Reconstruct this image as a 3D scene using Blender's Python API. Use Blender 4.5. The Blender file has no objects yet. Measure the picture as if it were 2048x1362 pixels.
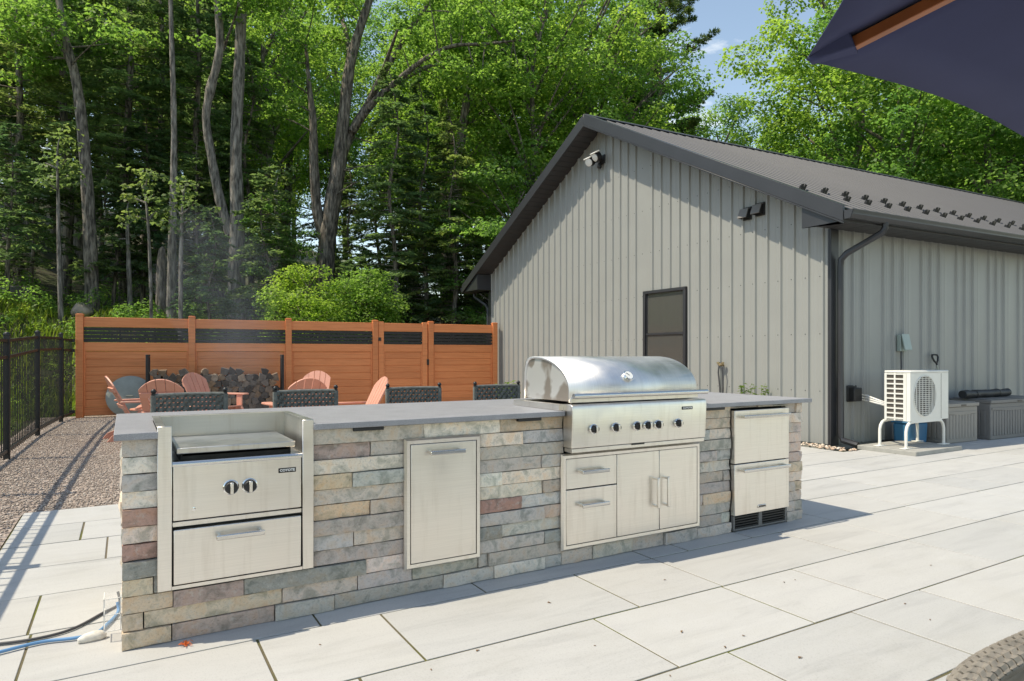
import bpy, bmesh, math, random
import numpy as np
from mathutils import Matrix, Vector, Euler

random.seed(7)
SC = bpy.context.scene
COL = SC.collection
PI = math.pi
rad = math.radians

# ------------------------------------------------------------------ camera
CAMH, FPX, HORI, YAW = 1.24, 1320.0, 712.0, rad(30.4)
cam_d = bpy.data.cameras.new('camera')
cam = bpy.data.objects.new('camera', cam_d)
COL.objects.link(cam)
cam.location = (0, 0, CAMH)
cam.rotation_euler = (PI / 2, 0, -YAW)
cam_d.sensor_width = 36.0
cam_d.lens = FPX / 2048 * 36.0
cam_d.shift_y = (HORI - 681) / 2048
cam_d.clip_start = 0.05
cam_d.clip_end = 2000
SC.camera = cam

# ------------------------------------------------------------------ sky and sun
SUN = Vector((-0.535, 0.165, 0.915)).normalized()      # towards the sun
wd = bpy.data.worlds.new('World')
SC.world = wd
wd.use_nodes = True
wn = wd.node_tree.nodes
wl = wd.node_tree.links
wn.clear()
sky = wn.new('ShaderNodeTexSky')
sky.sky_type = 'NISHITA'
sky.sun_disc = False
sky.sun_elevation = math.asin(SUN.z)
sky.sun_rotation = math.atan2(SUN.x, SUN.y)
sky.air_density = 1.0
sky.dust_density = 0.4
sky.ozone_density = 2.2
# thin fair-weather wisps, the same all over the sky
tc = wn.new('ShaderNodeTexCoord')
mp = wn.new('ShaderNodeMapping')
mp.inputs['Scale'].default_value = (1.0, 1.0, 3.2)
nz = wn.new('ShaderNodeTexNoise')
nz.inputs['Scale'].default_value = 3.3
nz.inputs['Detail'].default_value = 8
nz.inputs['Roughness'].default_value = 0.62
rp = wn.new('ShaderNodeValToRGB')
rp.color_ramp.elements[0].position = 0.57
rp.color_ramp.elements[1].position = 0.80
rp.color_ramp.elements[1].color = (0.75, 0.75, 0.75, 1)
mx = wn.new('ShaderNodeMix')
mx.data_type = 'RGBA'
mx.inputs['B'].default_value = (8.0, 8.3, 8.8, 1)
bg = wn.new('ShaderNodeBackground')
bg.inputs['Strength'].default_value = 0.15
wo = wn.new('ShaderNodeOutputWorld')
wl.new(tc.outputs['Generated'], mp.inputs['Vector'])
wl.new(mp.outputs['Vector'], nz.inputs['Vector'])
wl.new(nz.outputs['Fac'], rp.inputs['Fac'])
wl.new(rp.outputs['Color'], mx.inputs['Factor'])
wl.new(sky.outputs['Color'], mx.inputs['A'])
wl.new(mx.outputs['Result'], bg.inputs['Color'])
wl.new(bg.outputs['Background'], wo.inputs['Surface'])

sun_d = bpy.data.lights.new('sun', 'SUN')
sun_d.energy = 2.6
sun_d.angle = rad(0.5)
sun_d.color = (1.0, 0.99, 0.975)
sun_o = bpy.data.objects.new('sun', sun_d)
COL.objects.link(sun_o)
sun_o.location = (-20, 6, 40)
sun_o.rotation_euler = SUN.to_track_quat('Z', 'Y').to_euler()

vs = SC.view_settings
vs.view_transform = 'Standard'
vs.look = 'None'
vs.exposure = 0.84
vs.use_white_balance = True
vs.white_balance_temperature = 8400
vs.white_balance_tint = 7
vs.gamma = 1.0
vs.use_curve_mapping = False
SC.cycles.use_denoising = True
SC.cycles.max_bounces = 8
SC.cycles.diffuse_bounces = 4
SC.cycles.glossy_bounces = 3
SC.cycles.transmission_bounces = 4
SC.cycles.transparent_max_bounces = 6
SC.cycles.sample_clamp_indirect = 8.0
SC.cycles.caustics_reflective = False
SC.cycles.caustics_refractive = False

# ------------------------------------------------------------------ pixels to places
FX, FY = math.sin(YAW), math.cos(YAW)
def ray(u, d):
    a = (u - 1024) / FPX
    return (d * (FX + a * FY), d * (FY - a * FX))
def ground(u, v, z=0.0):
    return ray(u, (CAMH - z) * FPX / (v - HORI))
def on_y(u, Y):
    a = (u - 1024) / FPX
    t = Y / (FY - a * FX)
    return t * (FX + a * FY)
def on_x(u, X):
    a = (u - 1024) / FPX
    t = X / (FX + a * FY)
    return t * (FY - a * FX), t
def zof(v, d):
    return CAMH - (v - HORI) / FPX * d
def depth(x, y):
    return x * FX + y * FY

# ------------------------------------------------------------------ mesh helpers
class MB:
    def __init__(s):
        s.v = []; s.f = []
    def add(s, vs_, fs_):
        n = len(s.v)
        s.v += [tuple(p) for p in vs_]
        s.f += [tuple(n + i for i in f) for f in fs_]
        return s
    def box(s, x0, y0, z0, x1, y1, z1, M=None):
        vs_ = [(x, y, z) for z in (z0, z1) for y in (y0, y1) for x in (x0, x1)]
        if M is not None: vs_ = [tuple(M @ Vector(p)) for p in vs_]
        return s.add(vs_, [(0, 2, 3, 1), (4, 5, 7, 6), (0, 1, 5, 4), (2, 6, 7, 3), (0, 4, 6, 2), (1, 3, 7, 5)])
    def cyl(s, p0, p1, r0, r1=None, n=12, caps=True):
        return s.tube([p0, p1], [r0, r0 if r1 is None else r1], n, caps)
    def tube(s, pts, r, n=8, caps=True):
        pts = [Vector(p) for p in pts]
        if not isinstance(r, (list, tuple)): r = [r] * len(pts)
        vs_ = []
        t0 = (pts[1] - pts[0]).normalized()
        up = Vector((0, 0, 1)) if abs(t0.z) < 0.9 else Vector((1, 0, 0))
        a = t0.cross(up).normalized()
        for i, p in enumerate(pts):
            t = (pts[min(i + 1, len(pts) - 1)] - pts[max(i - 1, 0)]).normalized()
            a = (a - t * a.dot(t)).normalized()
            b = t.cross(a)
            for k in range(n):
                an = 2 * PI * k / n
                vs_.append(p + (a * math.cos(an) + b * math.sin(an)) * r[i])
        fs_ = []
        for i in range(len(pts) - 1):
            for k in range(n):
                k2 = (k + 1) % n
                fs_.append((i * n + k, i * n + k2, (i + 1) * n + k2, (i + 1) * n + k))
        if caps:
            fs_.append(tuple(range(n - 1, -1, -1)))
            m = (len(pts) - 1) * n
            fs_.append(tuple(m + k for k in range(n)))
        return s.add(vs_, fs_)
    def ext(s, poly, fn, a, b):
        """poly 2-d outline, fn(p, q, w) -> xyz, from w=a to w=b"""
        n = len(poly)
        vs_ = [fn(p, q, a) for p, q in poly] + [fn(p, q, b) for p, q in poly]
        fs_ = [tuple(range(n - 1, -1, -1)), tuple(range(n, 2 * n))]
        fs_ += [(i, (i + 1) % n, n + (i + 1) % n, n + i) for i in range(n)]
        return s.add(vs_, fs_)
    def lathe(s, prof, c, n=20, axis='Z'):
        vs_ = []
        for r, h in prof:
            for k in range(n):
                an = 2 * PI * k / n
                x, y = r * math.cos(an), r * math.sin(an)
                if axis == 'Z': vs_.append((c[0] + x, c[1] + y, c[2] + h))
                elif axis == 'Y': vs_.append((c[0] + x, c[1] + h, c[2] + y))
                else: vs_.append((c[0] + h, c[1] + x, c[2] + y))
        fs_ = []
        m = len(prof)
        for i in range(m - 1):
            for k in range(n):
                k2 = (k + 1) % n
                fs_.append((i * n + k, i * n + k2, (i + 1) * n + k2, (i + 1) * n + k))
        fs_.append(tuple(range(n - 1, -1, -1)))
        fs_.append(tuple((m - 1) * n + k for k in range(n)))
        return s.add(vs_, fs_)
    def mesh(s, name, smooth=None):
        me = bpy.data.meshes.new(name)
        me.from_pydata(s.v, [], s.f)
        bm = bmesh.new(); bm.from_mesh(me)
        bmesh.ops.recalc_face_normals(bm, faces=bm.faces)
        bm.to_mesh(me); bm.free()
        if smooth:
            for p in me.polygons: p.use_smooth = True
            me.set_sharp_from_angle(angle=rad(smooth))
        return me
    def build(s, name, mat, parent=None, bevel=0, smooth=None, world=False, seg=2):
        me = s.mesh(name, smooth if smooth else (35 if bevel else None))
        me.materials.append(MT[mat])
        o = link(name, me, parent, world)
        if bevel:
            m = o.modifiers.new('bevel', 'BEVEL')
            m.width = bevel; m.segments = seg; m.limit_method = 'ANGLE'; m.angle_limit = rad(40)
        return o

def wmat(o):
    if o.parent is None: return o.matrix_basis.copy()
    return wmat(o.parent) @ o.matrix_parent_inverse @ o.matrix_basis
def link(name, me, parent=None, world=False):
    o = bpy.data.objects.new(name, me)
    COL.objects.link(o)
    if parent is not None:
        o.parent = parent
        if world: o.matrix_parent_inverse = wmat(parent).inverted()
    return o
def tag(o, label=None, cat=None, group=None, kind=None):
    if label: o['label'] = label
    if cat: o['category'] = cat
    if group: o['group'] = group
    if kind: o['kind'] = kind
    return o
def thing(name, label, cat, loc=(0, 0, 0), rz=0, group=None):
    o = bpy.data.objects.new(name, None)
    COL.objects.link(o)
    o.location = loc
    o.rotation_euler = (0, 0, rz)
    o.empty_display_size = 0.2
    return tag(o, label, cat, group)
def kids(o):
    return [c for c in COL.objects if c.parent == o]
def dup(root, loc, rz, label=None, group=None, scale=None, _tree={}):
    r = root.copy(); COL.objects.link(r)
    r.location = loc
    r.rotation_euler = (0, 0, rz)
    if scale: r.scale = scale
    if label: r['label'] = label
    if group: r['group'] = group
    key = root.name
    if key not in _tree:
        _tree[key] = [(c, kids(c)) for c in kids(root)]
    for c, gs in _tree[key]:
        n = c.copy(); COL.objects.link(n); n.parent = r
        for g in gs:
            m = g.copy(); COL.objects.link(m); m.parent = n
    return r
def text_mesh(body, size, depth_=0.0008, bold=0.0):
    cu = bpy.data.curves.new('lettering', 'FONT')
    cu.body = body; cu.size = size; cu.extrude = depth_; cu.offset = bold
    cu.align_x = 'CENTER'; cu.align_y = 'CENTER'
    cu.resolution_u = 3
    o = bpy.data.objects.new('tmp', cu); COL.objects.link(o)
    dg = bpy.context.evaluated_depsgraph_get()
    me = bpy.data.meshes.new_from_object(o.evaluated_get(dg))
    bpy.data.objects.remove(o)
    return me

# ------------------------------------------------------------------ materials
MT = {}
def nodes_of(name):
    m = bpy.data.materials.new(name); m.use_nodes = True
    nt = m.node_tree
    MT[name] = m
    return m, nt, nt.nodes['Principled BSDF']
def coords(nt, scale=(1, 1, 1), kind='Object', rand=True):
    tc = nt.nodes.new('ShaderNodeTexCoord')
    mp = nt.nodes.new('ShaderNodeMapping')
    mp.inputs['Scale'].default_value = scale
    if kind == 'World':
        g = nt.nodes.new('ShaderNodeNewGeometry')
        nt.links.new(g.outputs['Position'], mp.inputs['Vector'])
    else:
        nt.links.new(tc.outputs[kind], mp.inputs['Vector'])
        if rand:
            oi = nt.nodes.new('ShaderNodeObjectInfo')
            mu = nt.nodes.new('ShaderNodeMath'); mu.operation = 'MULTIPLY'; mu.inputs[1].default_value = 37.0
            nt.links.new(oi.outputs['Random'], mu.inputs[0])
            nt.links.new(mu.outputs[0], mp.inputs['Location'])
    return mp.outputs['Vector']
def noise(nt, vec, scale, detail=5, rough=0.55, dist=0.0):
    n = nt.nodes.new('ShaderNodeTexNoise')
    n.inputs['Scale'].default_value = scale
    n.inputs['Detail'].default_value = detail
    n.inputs['Roughness'].default_value = rough
    n.inputs['Distortion'].default_value = dist
    nt.links.new(vec, n.inputs['Vector'])
    return n.outputs['Fac']
def ramp(nt, fac, stops):
    r = nt.nodes.new('ShaderNodeValToRGB')
    e = r.color_ramp.elements
    while len(e) < len(stops): e.new(0.5)
    for i, (p, c) in enumerate(stops):
        e[i].position = p
        e[i].color = (*c, 1) if len(c) == 3 else c
    nt.links.new(fac, r.inputs['Fac'])
    return r.outputs['Color']
def mixc(nt, fac, a, b, mode='MIX'):
    m = nt.nodes.new('ShaderNodeMix'); m.data_type = 'RGBA'; m.blend_type = mode
    for sock, val in ((m.inputs['Factor'], fac), (m.inputs['A'], a), (m.inputs['B'], b)):
        if isinstance(val, (int, float)): sock.default_value = val
        elif isinstance(val, tuple): sock.default_value = (*val, 1) if len(val) == 3 else val
        else: nt.links.new(val, sock)
    return m.outputs['Result']
def bump(nt, bs, height, strength=0.3, dist=0.01):
    b = nt.nodes.new('ShaderNodeBump')
    b.inputs['Strength'].default_value = strength
    b.inputs['Distance'].default_value = dist
    nt.links.new(height, b.inputs['Height'])
    nt.links.new(b.outputs['Normal'], bs.inputs['Normal'])
def sc(c, k): return tuple(min(1, x * k) for x in c)
def plain(name, col, rough=0.6, metal=0.0, var=0.12, vscale=6, bstr=0.0, bscale=60, bdist=0.004, spec=0.5, kind='Object', stretch=(1, 1, 1)):
    m, nt, bs = nodes_of(name)
    vec = coords(nt, stretch, kind)
    if var:
        f = noise(nt, vec, vscale)
        c = ramp(nt, f, [(0.3, sc(col, 1 - var)), (0.7, sc(col, 1 + var))])
        nt.links.new(c, bs.inputs['Base Color'])
    else:
        bs.inputs['Base Color'].default_value = (*col, 1)
    bs.inputs['Roughness'].default_value = rough
    bs.inputs['Metallic'].default_value = metal
    bs.inputs['Specular IOR Level'].default_value = spec
    if bstr:
        bump(nt, bs, noise(nt, vec, bscale, 4), bstr, bdist)
    return m

# stainless steel, brushed
def steel(name, col, rough, stain=0.25, stretch=(1, 1, 160)):
    m, nt, bs = nodes_of(name)
    v1 = coords(nt, (1, 1, 1))
    v2 = coords(nt, stretch)
    fine = noise(nt, v2, 4.0, 3)
    v3 = coords(nt, (9, 9, 0.9))
    drip = noise(nt, v3, 2.2, 4, 0.6)
    c1 = ramp(nt, fine, [(0.3, sc(col, 0.93)), (0.7, sc(col, 1.05))])
    msk = ramp(nt, drip, [(0.52, (0, 0, 0)), (0.78, (stain, stain, stain))])
    c2 = mixc(nt, msk, c1, (0.36, 0.30, 0.23))
    nt.links.new(c2, bs.inputs['Base Color'])
    bs.inputs['Metallic'].default_value = 1.0
    sm = noise(nt, v1, 7.0, 4)
    r = ramp(nt, sm, [(0.3, (rough * 0.85,) * 3), (0.7, (min(1, rough * 1.2),) * 3)])
    nt.links.new(r, bs.inputs['Roughness'])
    bump(nt, bs, fine, 0.05, 0.001)
    return m
steel('steel', (0.80, 0.755, 0.70), 0.34)
steel('steel_dull', (0.60, 0.58, 0.54), 0.38, 0.5)
steel('steel_polished', (0.66, 0.64, 0.61), 0.16, 0.08, (1, 60, 1))
steel('steel_hood', (0.76, 0.745, 0.72), 0.42, 0.12, (60, 1, 1))
plain('chrome', (0.75, 0.75, 0.74), 0.12, 1.0, 0.05)
plain('black_metal', (0.014, 0.014, 0.015), 0.45, 0.0, 0.3, 8, spec=0.5)
plain('black_plastic', (0.018, 0.018, 0.019), 0.5, 0.0, 0.3, 12)
plain('badge_black', (0.01, 0.01, 0.011), 0.3, 0, 0)
plain('white_print', (0.8, 0.8, 0.78), 0.5, 0, 0)
plain('oven_dark', (0.03, 0.028, 0.025), 0.6, 0.3, 0.4, 20)
plain('window_glass', (0.17, 0.17, 0.16), 0.12, 0, 0.0, spec=0.9)
MT['window_glass'].node_tree.nodes['Principled BSDF'].inputs['Transmission Weight'].default_value = 0.55
plain('glass_grey', (0.10, 0.11, 0.11), 0.08, 0, 0.1, 2, spec=0.6)

# stones take their colour from the object
m, nt, bs = nodes_of('ledge_stone')
oi = nt.nodes.new('ShaderNodeObjectInfo')
vec = coords(nt, (1, 1, 1))
big = noise(nt, vec, 14, 6, 0.6, 0.6)
fine = noise(nt, vec, 95, 5, 0.7)
tint = ramp(nt, big, [(0.34, (0.55, 0.59, 0.57)), (0.5, (1, 1, 1)), (0.66, (1.0, 0.88, 0.76))])
c = mixc(nt, 0.9, oi.outputs['Color'], tint, 'MULTIPLY')
gr = ramp(nt, fine, [(0.28, (0.55, 0.55, 0.55)), (0.48, (1, 1, 1)), (0.8, (1.0, 1.0, 1.0))])
c = mixc(nt, 0.75, c, gr, 'MULTIPLY')
lich = noise(nt, coords(nt, (1, 1, 1)), 30, 6, 0.7)
lm = ramp(nt, lich, [(0.54, (0, 0, 0)), (0.68, (0.55, 0.55, 0.55))])
c = mixc(nt, lm, c, (0.58, 0.55, 0.50))
nt.links.new(c, bs.inputs['Base Color'])
bs.inputs['Roughness'].default_value = 0.85
hm = mixc(nt, 0.4, big, fine)
bump(nt, bs, hm, 0.9, 0.014)

# patio slabs
m, nt, bs = nodes_of('porcelain_slab')
vec = coords(nt, (1, 1, 1))
v2 = coords(nt, (1.0, 6.0, 1))
st = noise(nt, v2, 1.6, 6, 0.6, 0.8)
sp = noise(nt, vec, 160, 3, 0.6)
dirt = noise(nt, vec, 2.3, 6, 0.65)
c = ramp(nt, st, [(0.28, (0.41, 0.41, 0.405)), (0.46, (0.47, 0.47, 0.462)), (0.75, (0.50, 0.50, 0.49))])
spk = ramp(nt, sp, [(0.34, (0.80, 0.80, 0.80)), (0.46, (1, 1, 1))])
c = mixc(nt, 0.7, c, spk, 'MULTIPLY')
dm = ramp(nt, dirt, [(0.50, (0, 0, 0)), (0.78, (0.28, 0.28, 0.28))])
c = mixc(nt, dm, c, (0.36, 0.345, 0.30))
oi = nt.nodes.new('ShaderNodeObjectInfo')
tn = ramp(nt, oi.outputs['Random'], [(0, (0.93, 0.935, 0.94)), (0.5, (1, 0.99, 0.975)), (1, (1.03, 1.03, 1.03))])
c = mixc(nt, 1.0, c, tn, 'MULTIPLY')
nt.links.new(c, bs.inputs['Base Color'])
bs.inputs['Roughness'].default_value = 0.62
bump(nt, bs, st, 0.08, 0.003)

m, nt, bs = nodes_of('joint_moss')
vec = coords(nt, (1, 1, 1), 'World')
f = noise(nt, vec, 1.7, 5, 0.6)
g = noise(nt, vec, 70, 3)
c = ramp(nt, f, [(0.38, (0.17, 0.14, 0.095)), (0.50, (0.13, 0.115, 0.06)), (0.62, (0.13, 0.14, 0.02))])
c = mixc(nt, 0.6, c, ramp(nt, g, [(0.3, (0.5, 0.5, 0.5)), (0.7, (1, 1, 1))]), 'MULTIPLY')
nt.links.new(c, bs.inputs['Base Color'])
bs.inputs['Roughness'].default_value = 0.95

# dark honed granite
m, nt, bs = nodes_of('granite')
vec = coords(nt, (1, 1, 1), 'World')
f = noise(nt, vec, 240, 3, 0.7)
b2 = noise(nt, vec, 9, 5)
c = ramp(nt, f, [(0.32, (0.22, 0.222, 0.24)), (0.55, (0.33, 0.332, 0.352)), (0.72, (0.44, 0.44, 0.455))])
c = mixc(nt, 0.5, c, ramp(nt, b2, [(0.3, (0.8, 0.8, 0.8)), (0.7, (1.15, 1.15, 1.15))]), 'MULTIPLY')
nt.links.new(c, bs.inputs['Base Color'])
bs.inputs['Roughness'].default_value = 0.42
bump(nt, bs, noise(nt, vec, 60, 4), 0.15, 0.002)

plain('mortar', (0.06, 0.058, 0.055), 0.95, 0, 0.3, 20)
plain('siding_paint', (0.285, 0.291, 0.278), 0.42, 0.0, 0.03, 2.0, kind='World')
plain('dark_trim', (0.030, 0.031, 0.035), 0.38, 0.0, 0.12, 3, kind='World')
plain('roof_paint', (0.060, 0.063, 0.074), 0.50, 0.0, 0.06, 1.5, spec=0.27, kind='World')
plain('soffit_paint', (0.035, 0.035, 0.038), 0.5, 0.0, 0.1, 3, kind='World')
plain('interior_dark', (0.03, 0.03, 0.03), 0.9, 0, 0.1)
plain('curtain', (0.33, 0.33, 0.31), 0.9, 0, 0.08, 3)

# cedar-look fence boards
m, nt, bs = nodes_of('cedar_board')
v1 = coords(nt, (1.2, 30, 30))
gsl = noise(nt, v1, 1.4, 6, 0.6, 0.5)
big = noise(nt, coords(nt, (0.6, 1, 1)), 1.5, 3)
c = ramp(nt, gsl, [(0.28, (0.62, 0.20, 0.072)), (0.5, (0.77, 0.265, 0.098)), (0.75, (0.83, 0.31, 0.125))])
c = mixc(nt, 0.6, c, ramp(nt, big, [(0.3, (0.86, 0.86, 0.86)), (0.7, (1.06, 1.06, 1.06))]), 'MULTIPLY')
oi = nt.nodes.new('ShaderNodeObjectInfo')
c = mixc(nt, 1.0, c, ramp(nt, oi.outputs['Random'], [(0, (0.90, 0.88, 0.86)), (1, (1.05, 1.05, 1.05))]), 'MULTIPLY')
nt.links.new(c, bs.inputs['Base Color'])
bs.inputs['Roughness'].default_value = 0.55
bump(nt, bs, gsl, 0.15, 0.002)

plain('chair_poly', (0.66, 0.31, 0.225), 0.5, 0, 0.08, 5, 0.15, 90, 0.002)
plain('stool_cord', (0.145, 0.15, 0.135), 0.65, 0, 0.35, 40, 0.3, 140, 0.002)
plain('wicker', (0.25, 0.225, 0.195), 0.6, 0, 0.22, 25, 0.25, 160, 0.002)
plain('white_enamel', (0.72, 0.71, 0.66), 0.4, 0, 0.05, 4)
plain('white_pvc', (0.75, 0.75, 0.73), 0.45, 0, 0.06, 6)
plain('coil_dark', (0.10, 0.085, 0.07), 0.6, 0.2, 0.2, 50)
plain('concrete', (0.33, 0.325, 0.30), 0.9, 0, 0.12, 8, 0.3, 90, 0.003)
plain('taupe_resin', (0.27, 0.25, 0.225), 0.6, 0, 0.06, 4)
plain('grey_resin', (0.17, 0.165, 0.16), 0.6, 0, 0.06, 4)
plain('box_green', (0.33, 0.40, 0.37), 0.45, 0, 0.05)
plain('blue_plastic', (0.03, 0.16, 0.30), 0.4, 0, 0.1)
plain('hose_blue', (0.10, 0.26, 0.48), 0.5, 0, 0.08)
plain('cable_dark', (0.06, 0.06, 0.065), 0.6, 0, 0.1)
plain('tape_white', (0.66, 0.63, 0.57), 0.8, 0, 0.15, 40)
plain('orange_fibre', (0.70, 0.16, 0.04), 0.8, 0, 0.2, 40)
plain('galvanised', (0.31, 0.32, 0.275), 0.5, 0.25, 0.12, 5)
plain('navy_canvas', (0.040, 0.049, 0.125), 0.85, 0, 0.06, 5, 0.25, 500, 0.001)
plain('rib_wood', (0.36, 0.115, 0.04), 0.45, 0, 0.15, 10, stretch=(1, 1, 1))
plain('brass', (0.42, 0.33, 0.20), 0.4, 0.9, 0.1)
plain('lamp_white', (0.78, 0.78, 0.76), 0.35, 0, 0.03)
plain('glass_jar', (0.52, 0.55, 0.53), 0.12, 0, 0.05)
plain('terracotta', (0.35, 0.12, 0.06), 0.8, 0, 0.15)
plain('brown_tarp', (0.022, 0.023, 0.025), 0.55, 0, 0.3, 14)
plain('fire_steel', (0.07, 0.05, 0.04), 0.7, 0.5, 0.4, 10)
plain('dry_leaf', (0.17, 0.10, 0.05), 0.9, 0, 0.3, 30)
plain('boulder', (0.38, 0.30, 0.24), 0.9, 0, 0.25, 5, 0.5, 14, 0.03)
plain('grey_rock', (0.20, 0.19, 0.18), 0.9, 0, 0.25, 5, 0.5, 14, 0.03)

def multi(name, stops, scale, rough=0.9, vor=False, bstr=0.4, bd=0.01, kind='World'):
    m, nt, bs = nodes_of(name)
    vec = coords(nt, (1, 1, 0.18) if name.startswith('bark') else (1, 1, 1), kind)
    if vor:
        vn = nt.nodes.new('ShaderNodeTexVoronoi'); vn.inputs['Scale'].default_value = scale
        nt.links.new(vec, vn.inputs['Vector'])
        sep = nt.nodes.new('ShaderNodeSeparateColor'); nt.links.new(vn.outputs['Color'], sep.inputs[0])
        c = ramp(nt, sep.outputs[0], stops)
        dk = ramp(nt, vn.outputs['Distance'], [(0.35, (1, 1, 1)), (0.75, (0.45, 0.45, 0.45))])
        c = mixc(nt, 0.8, c, dk, 'MULTIPLY')
        big = noise(nt, vec, 0.9, 4)
        c = mixc(nt, 0.7, c, ramp(nt, big, [(0.3, (0.8, 0.8, 0.8)), (0.7, (1.12, 1.12, 1.12))]), 'MULTIPLY')
        inv = nt.nodes.new('ShaderNodeMath'); inv.operation = 'SUBTRACT'; inv.inputs[0].default_value = 1.0
        nt.links.new(vn.outputs['Distance'], inv.inputs[1])
        bump(nt, bs, inv.outputs[0], bstr, bd)
    else:
        f = noise(nt, vec, scale, 8, 0.62)
        c = ramp(nt, f, stops)
        bump(nt, bs, f, bstr, bd)
    nt.links.new(c, bs.inputs['Base Color'])
    bs.inputs['Roughness'].default_value = rough
multi('gravel', [(0.0, (0.30, 0.23, 0.19)), (0.35, (0.46, 0.37, 0.315)), (0.7, (0.39, 0.315, 0.275)), (1.0, (0.58, 0.50, 0.44))], 42, 0.95, True, 0.8, 0.02)
multi('forest_floor', [(0.3, (0.035, 0.026, 0.016)), (0.5, (0.045, 0.045, 0.018)), (0.65, (0.055, 0.075, 0.02)), (0.8, (0.09, 0.06, 0.035))], 0.8, 0.95, False, 0.8, 0.1)
multi('bark', [(0.38, (0.05, 0.042, 0.035)), (0.5, (0.17, 0.145, 0.12)), (0.64, (0.33, 0.285, 0.24))], 14, 0.95, False, 1.0, 0.08, kind='Object')
multi('bark_pale', [(0.38, (0.065, 0.058, 0.05)), (0.5, (0.19, 0.17, 0.148)), (0.64, (0.34, 0.305, 0.27))], 14, 0.95, False, 1.0, 0.06, kind='Object')

# pebble colours from each island of faces
m, nt, bs = nodes_of('pebbles')
g = nt.nodes.new('ShaderNodeNewGeometry')
c = ramp(nt, g.outputs['Random Per Island'], [(0, (0.22, 0.175, 0.145)), (0.3, (0.38, 0.31, 0.26)), (0.6, (0.30, 0.25, 0.22)), (0.85, (0.46, 0.385, 0.325)), (1.0, (0.60, 0.54, 0.47))])
nt.links.new(c, bs.inputs['Base Color']); bs.inputs['Roughness'].default_value = 0.9
m, nt, bs = nodes_of('river_rock')
g = nt.nodes.new('ShaderNodeNewGeometry')
c = ramp(nt, g.outputs['Random Per Island'], [(0, (0.42, 0.30, 0.22)), (0.4, (0.62, 0.52, 0.42)), (0.7, (0.50, 0.34, 0.24)), (1.0, (0.70, 0.64, 0.56))])
nt.links.new(c, bs.inputs['Base Color']); bs.inputs['Roughness'].default_value = 0.8

# split firewood
m, nt, bs = nodes_of('firewood')
oi = nt.nodes.new('ShaderNodeObjectInfo')
vec = coords(nt, (1, 1, 1))
f = noise(nt, vec, 16, 6, 0.65)
c0 = ramp(nt, oi.outputs['Random'], [(0, (0.06, 0.05, 0.042)), (0.35, (0.12, 0.105, 0.09)), (0.65, (0.20, 0.175, 0.15)), (0.85, (0.27, 0.18, 0.11)), (1, (0.38, 0.31, 0.24))])
c = mixc(nt, 0.85, c0, ramp(nt, f, [(0.3, (0.45, 0.43, 0.42)), (0.7, (1.15, 1.15, 1.15))]), 'MULTIPLY')
nt.links.new(c, bs.inputs['Base Color']); bs.inputs['Roughness'].default_value = 0.95
bump(nt, bs, f, 0.5, 0.01)

# foliage: thin leaves, light coming through
def leafy(name, dark, mid, light, trans=0.45, spec=0.3):
    m, nt, bs = nodes_of(name)
    g = nt.nodes.new('ShaderNodeNewGeometry')
    oi = nt.nodes.new('ShaderNodeObjectInfo')
    c = ramp(nt, g.outputs['Random Per Island'], [(0.0, dark), (0.5, mid), (1.0, light)])
    f = noise(nt, coords(nt, (1, 1, 1), 'World'), 0.35, 3)
    c = mixc(nt, 0.8, c, ramp(nt, f, [(0.35, (0.72, 0.80, 0.80)), (0.65, (1.15, 1.08, 0.9))]), 'MULTIPLY')
    c = mixc(nt, 1.0, c, ramp(nt, oi.outputs['Random'], [(0, (0.66, 0.78, 0.84)), (1, (1.20, 1.10, 0.92))]), 'MULTIPLY')
    nt.links.new(c, bs.inputs['Base Color'])
    bs.inputs['Roughness'].default_value = 0.5
    bs.inputs['Specular IOR Level'].default_value = spec
    tr = nt.nodes.new('ShaderNodeBsdfTranslucent')
    c2 = mixc(nt, 1.0, c, (1.95, 2.05, 1.35), 'MULTIPLY')
    nt.links.new(c2, tr.inputs['Color'])
    mxs = nt.nodes.new('ShaderNodeMixShader')
    mxs.inputs['Fac'].default_value = trans
    nt.links.new(bs.outputs['BSDF'], mxs.inputs[1])
    nt.links.new(tr.outputs['BSDF'], mxs.inputs[2])
    out = [n for n in nt.nodes if n.type == 'OUTPUT_MATERIAL'][0]
    nt.links.new(mxs.outputs['Shader'], out.inputs['Surface'])
leafy('maple_leaf', (0.11, 0.205, 0.058), (0.17, 0.29, 0.082), (0.245, 0.365, 0.12), 0.58)
leafy('young_leaf', (0.12, 0.215, 0.052), (0.18, 0.30, 0.078), (0.26, 0.375, 0.12), 0.58)
leafy('hemlock_needle', (0.10, 0.155, 0.078), (0.145, 0.21, 0.105), (0.205, 0.27, 0.14), 0.5)
leafy('pine_needle', (0.06, 0.115, 0.05), (0.09, 0.15, 0.062), (0.13, 0.19, 0.075), 0.25)
leafy('grass_blade', (0.09, 0.15, 0.025), (0.14, 0.21, 0.04), (0.22, 0.28, 0.07), 0.4)
m, nt, bs = nodes_of('clear_plastic')
bs.inputs['Base Color'].default_value = (0.95, 0.96, 0.96, 1); bs.inputs['Roughness'].default_value = 0.15
bs.inputs['Alpha'].default_value = 0.10

m, nt, bs = nodes_of('cheek_steel_glare')
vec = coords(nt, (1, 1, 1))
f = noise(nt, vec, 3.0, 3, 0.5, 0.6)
c = ramp(nt, f, [(0.44, (0.42, 0.36, 0.31)), (0.50, (0.80, 0.78, 0.75))])  # white glare and brown reflection painted into the colour as blotches
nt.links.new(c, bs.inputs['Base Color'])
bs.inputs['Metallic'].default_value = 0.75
bs.inputs['Roughness'].default_value = 0.38

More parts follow.
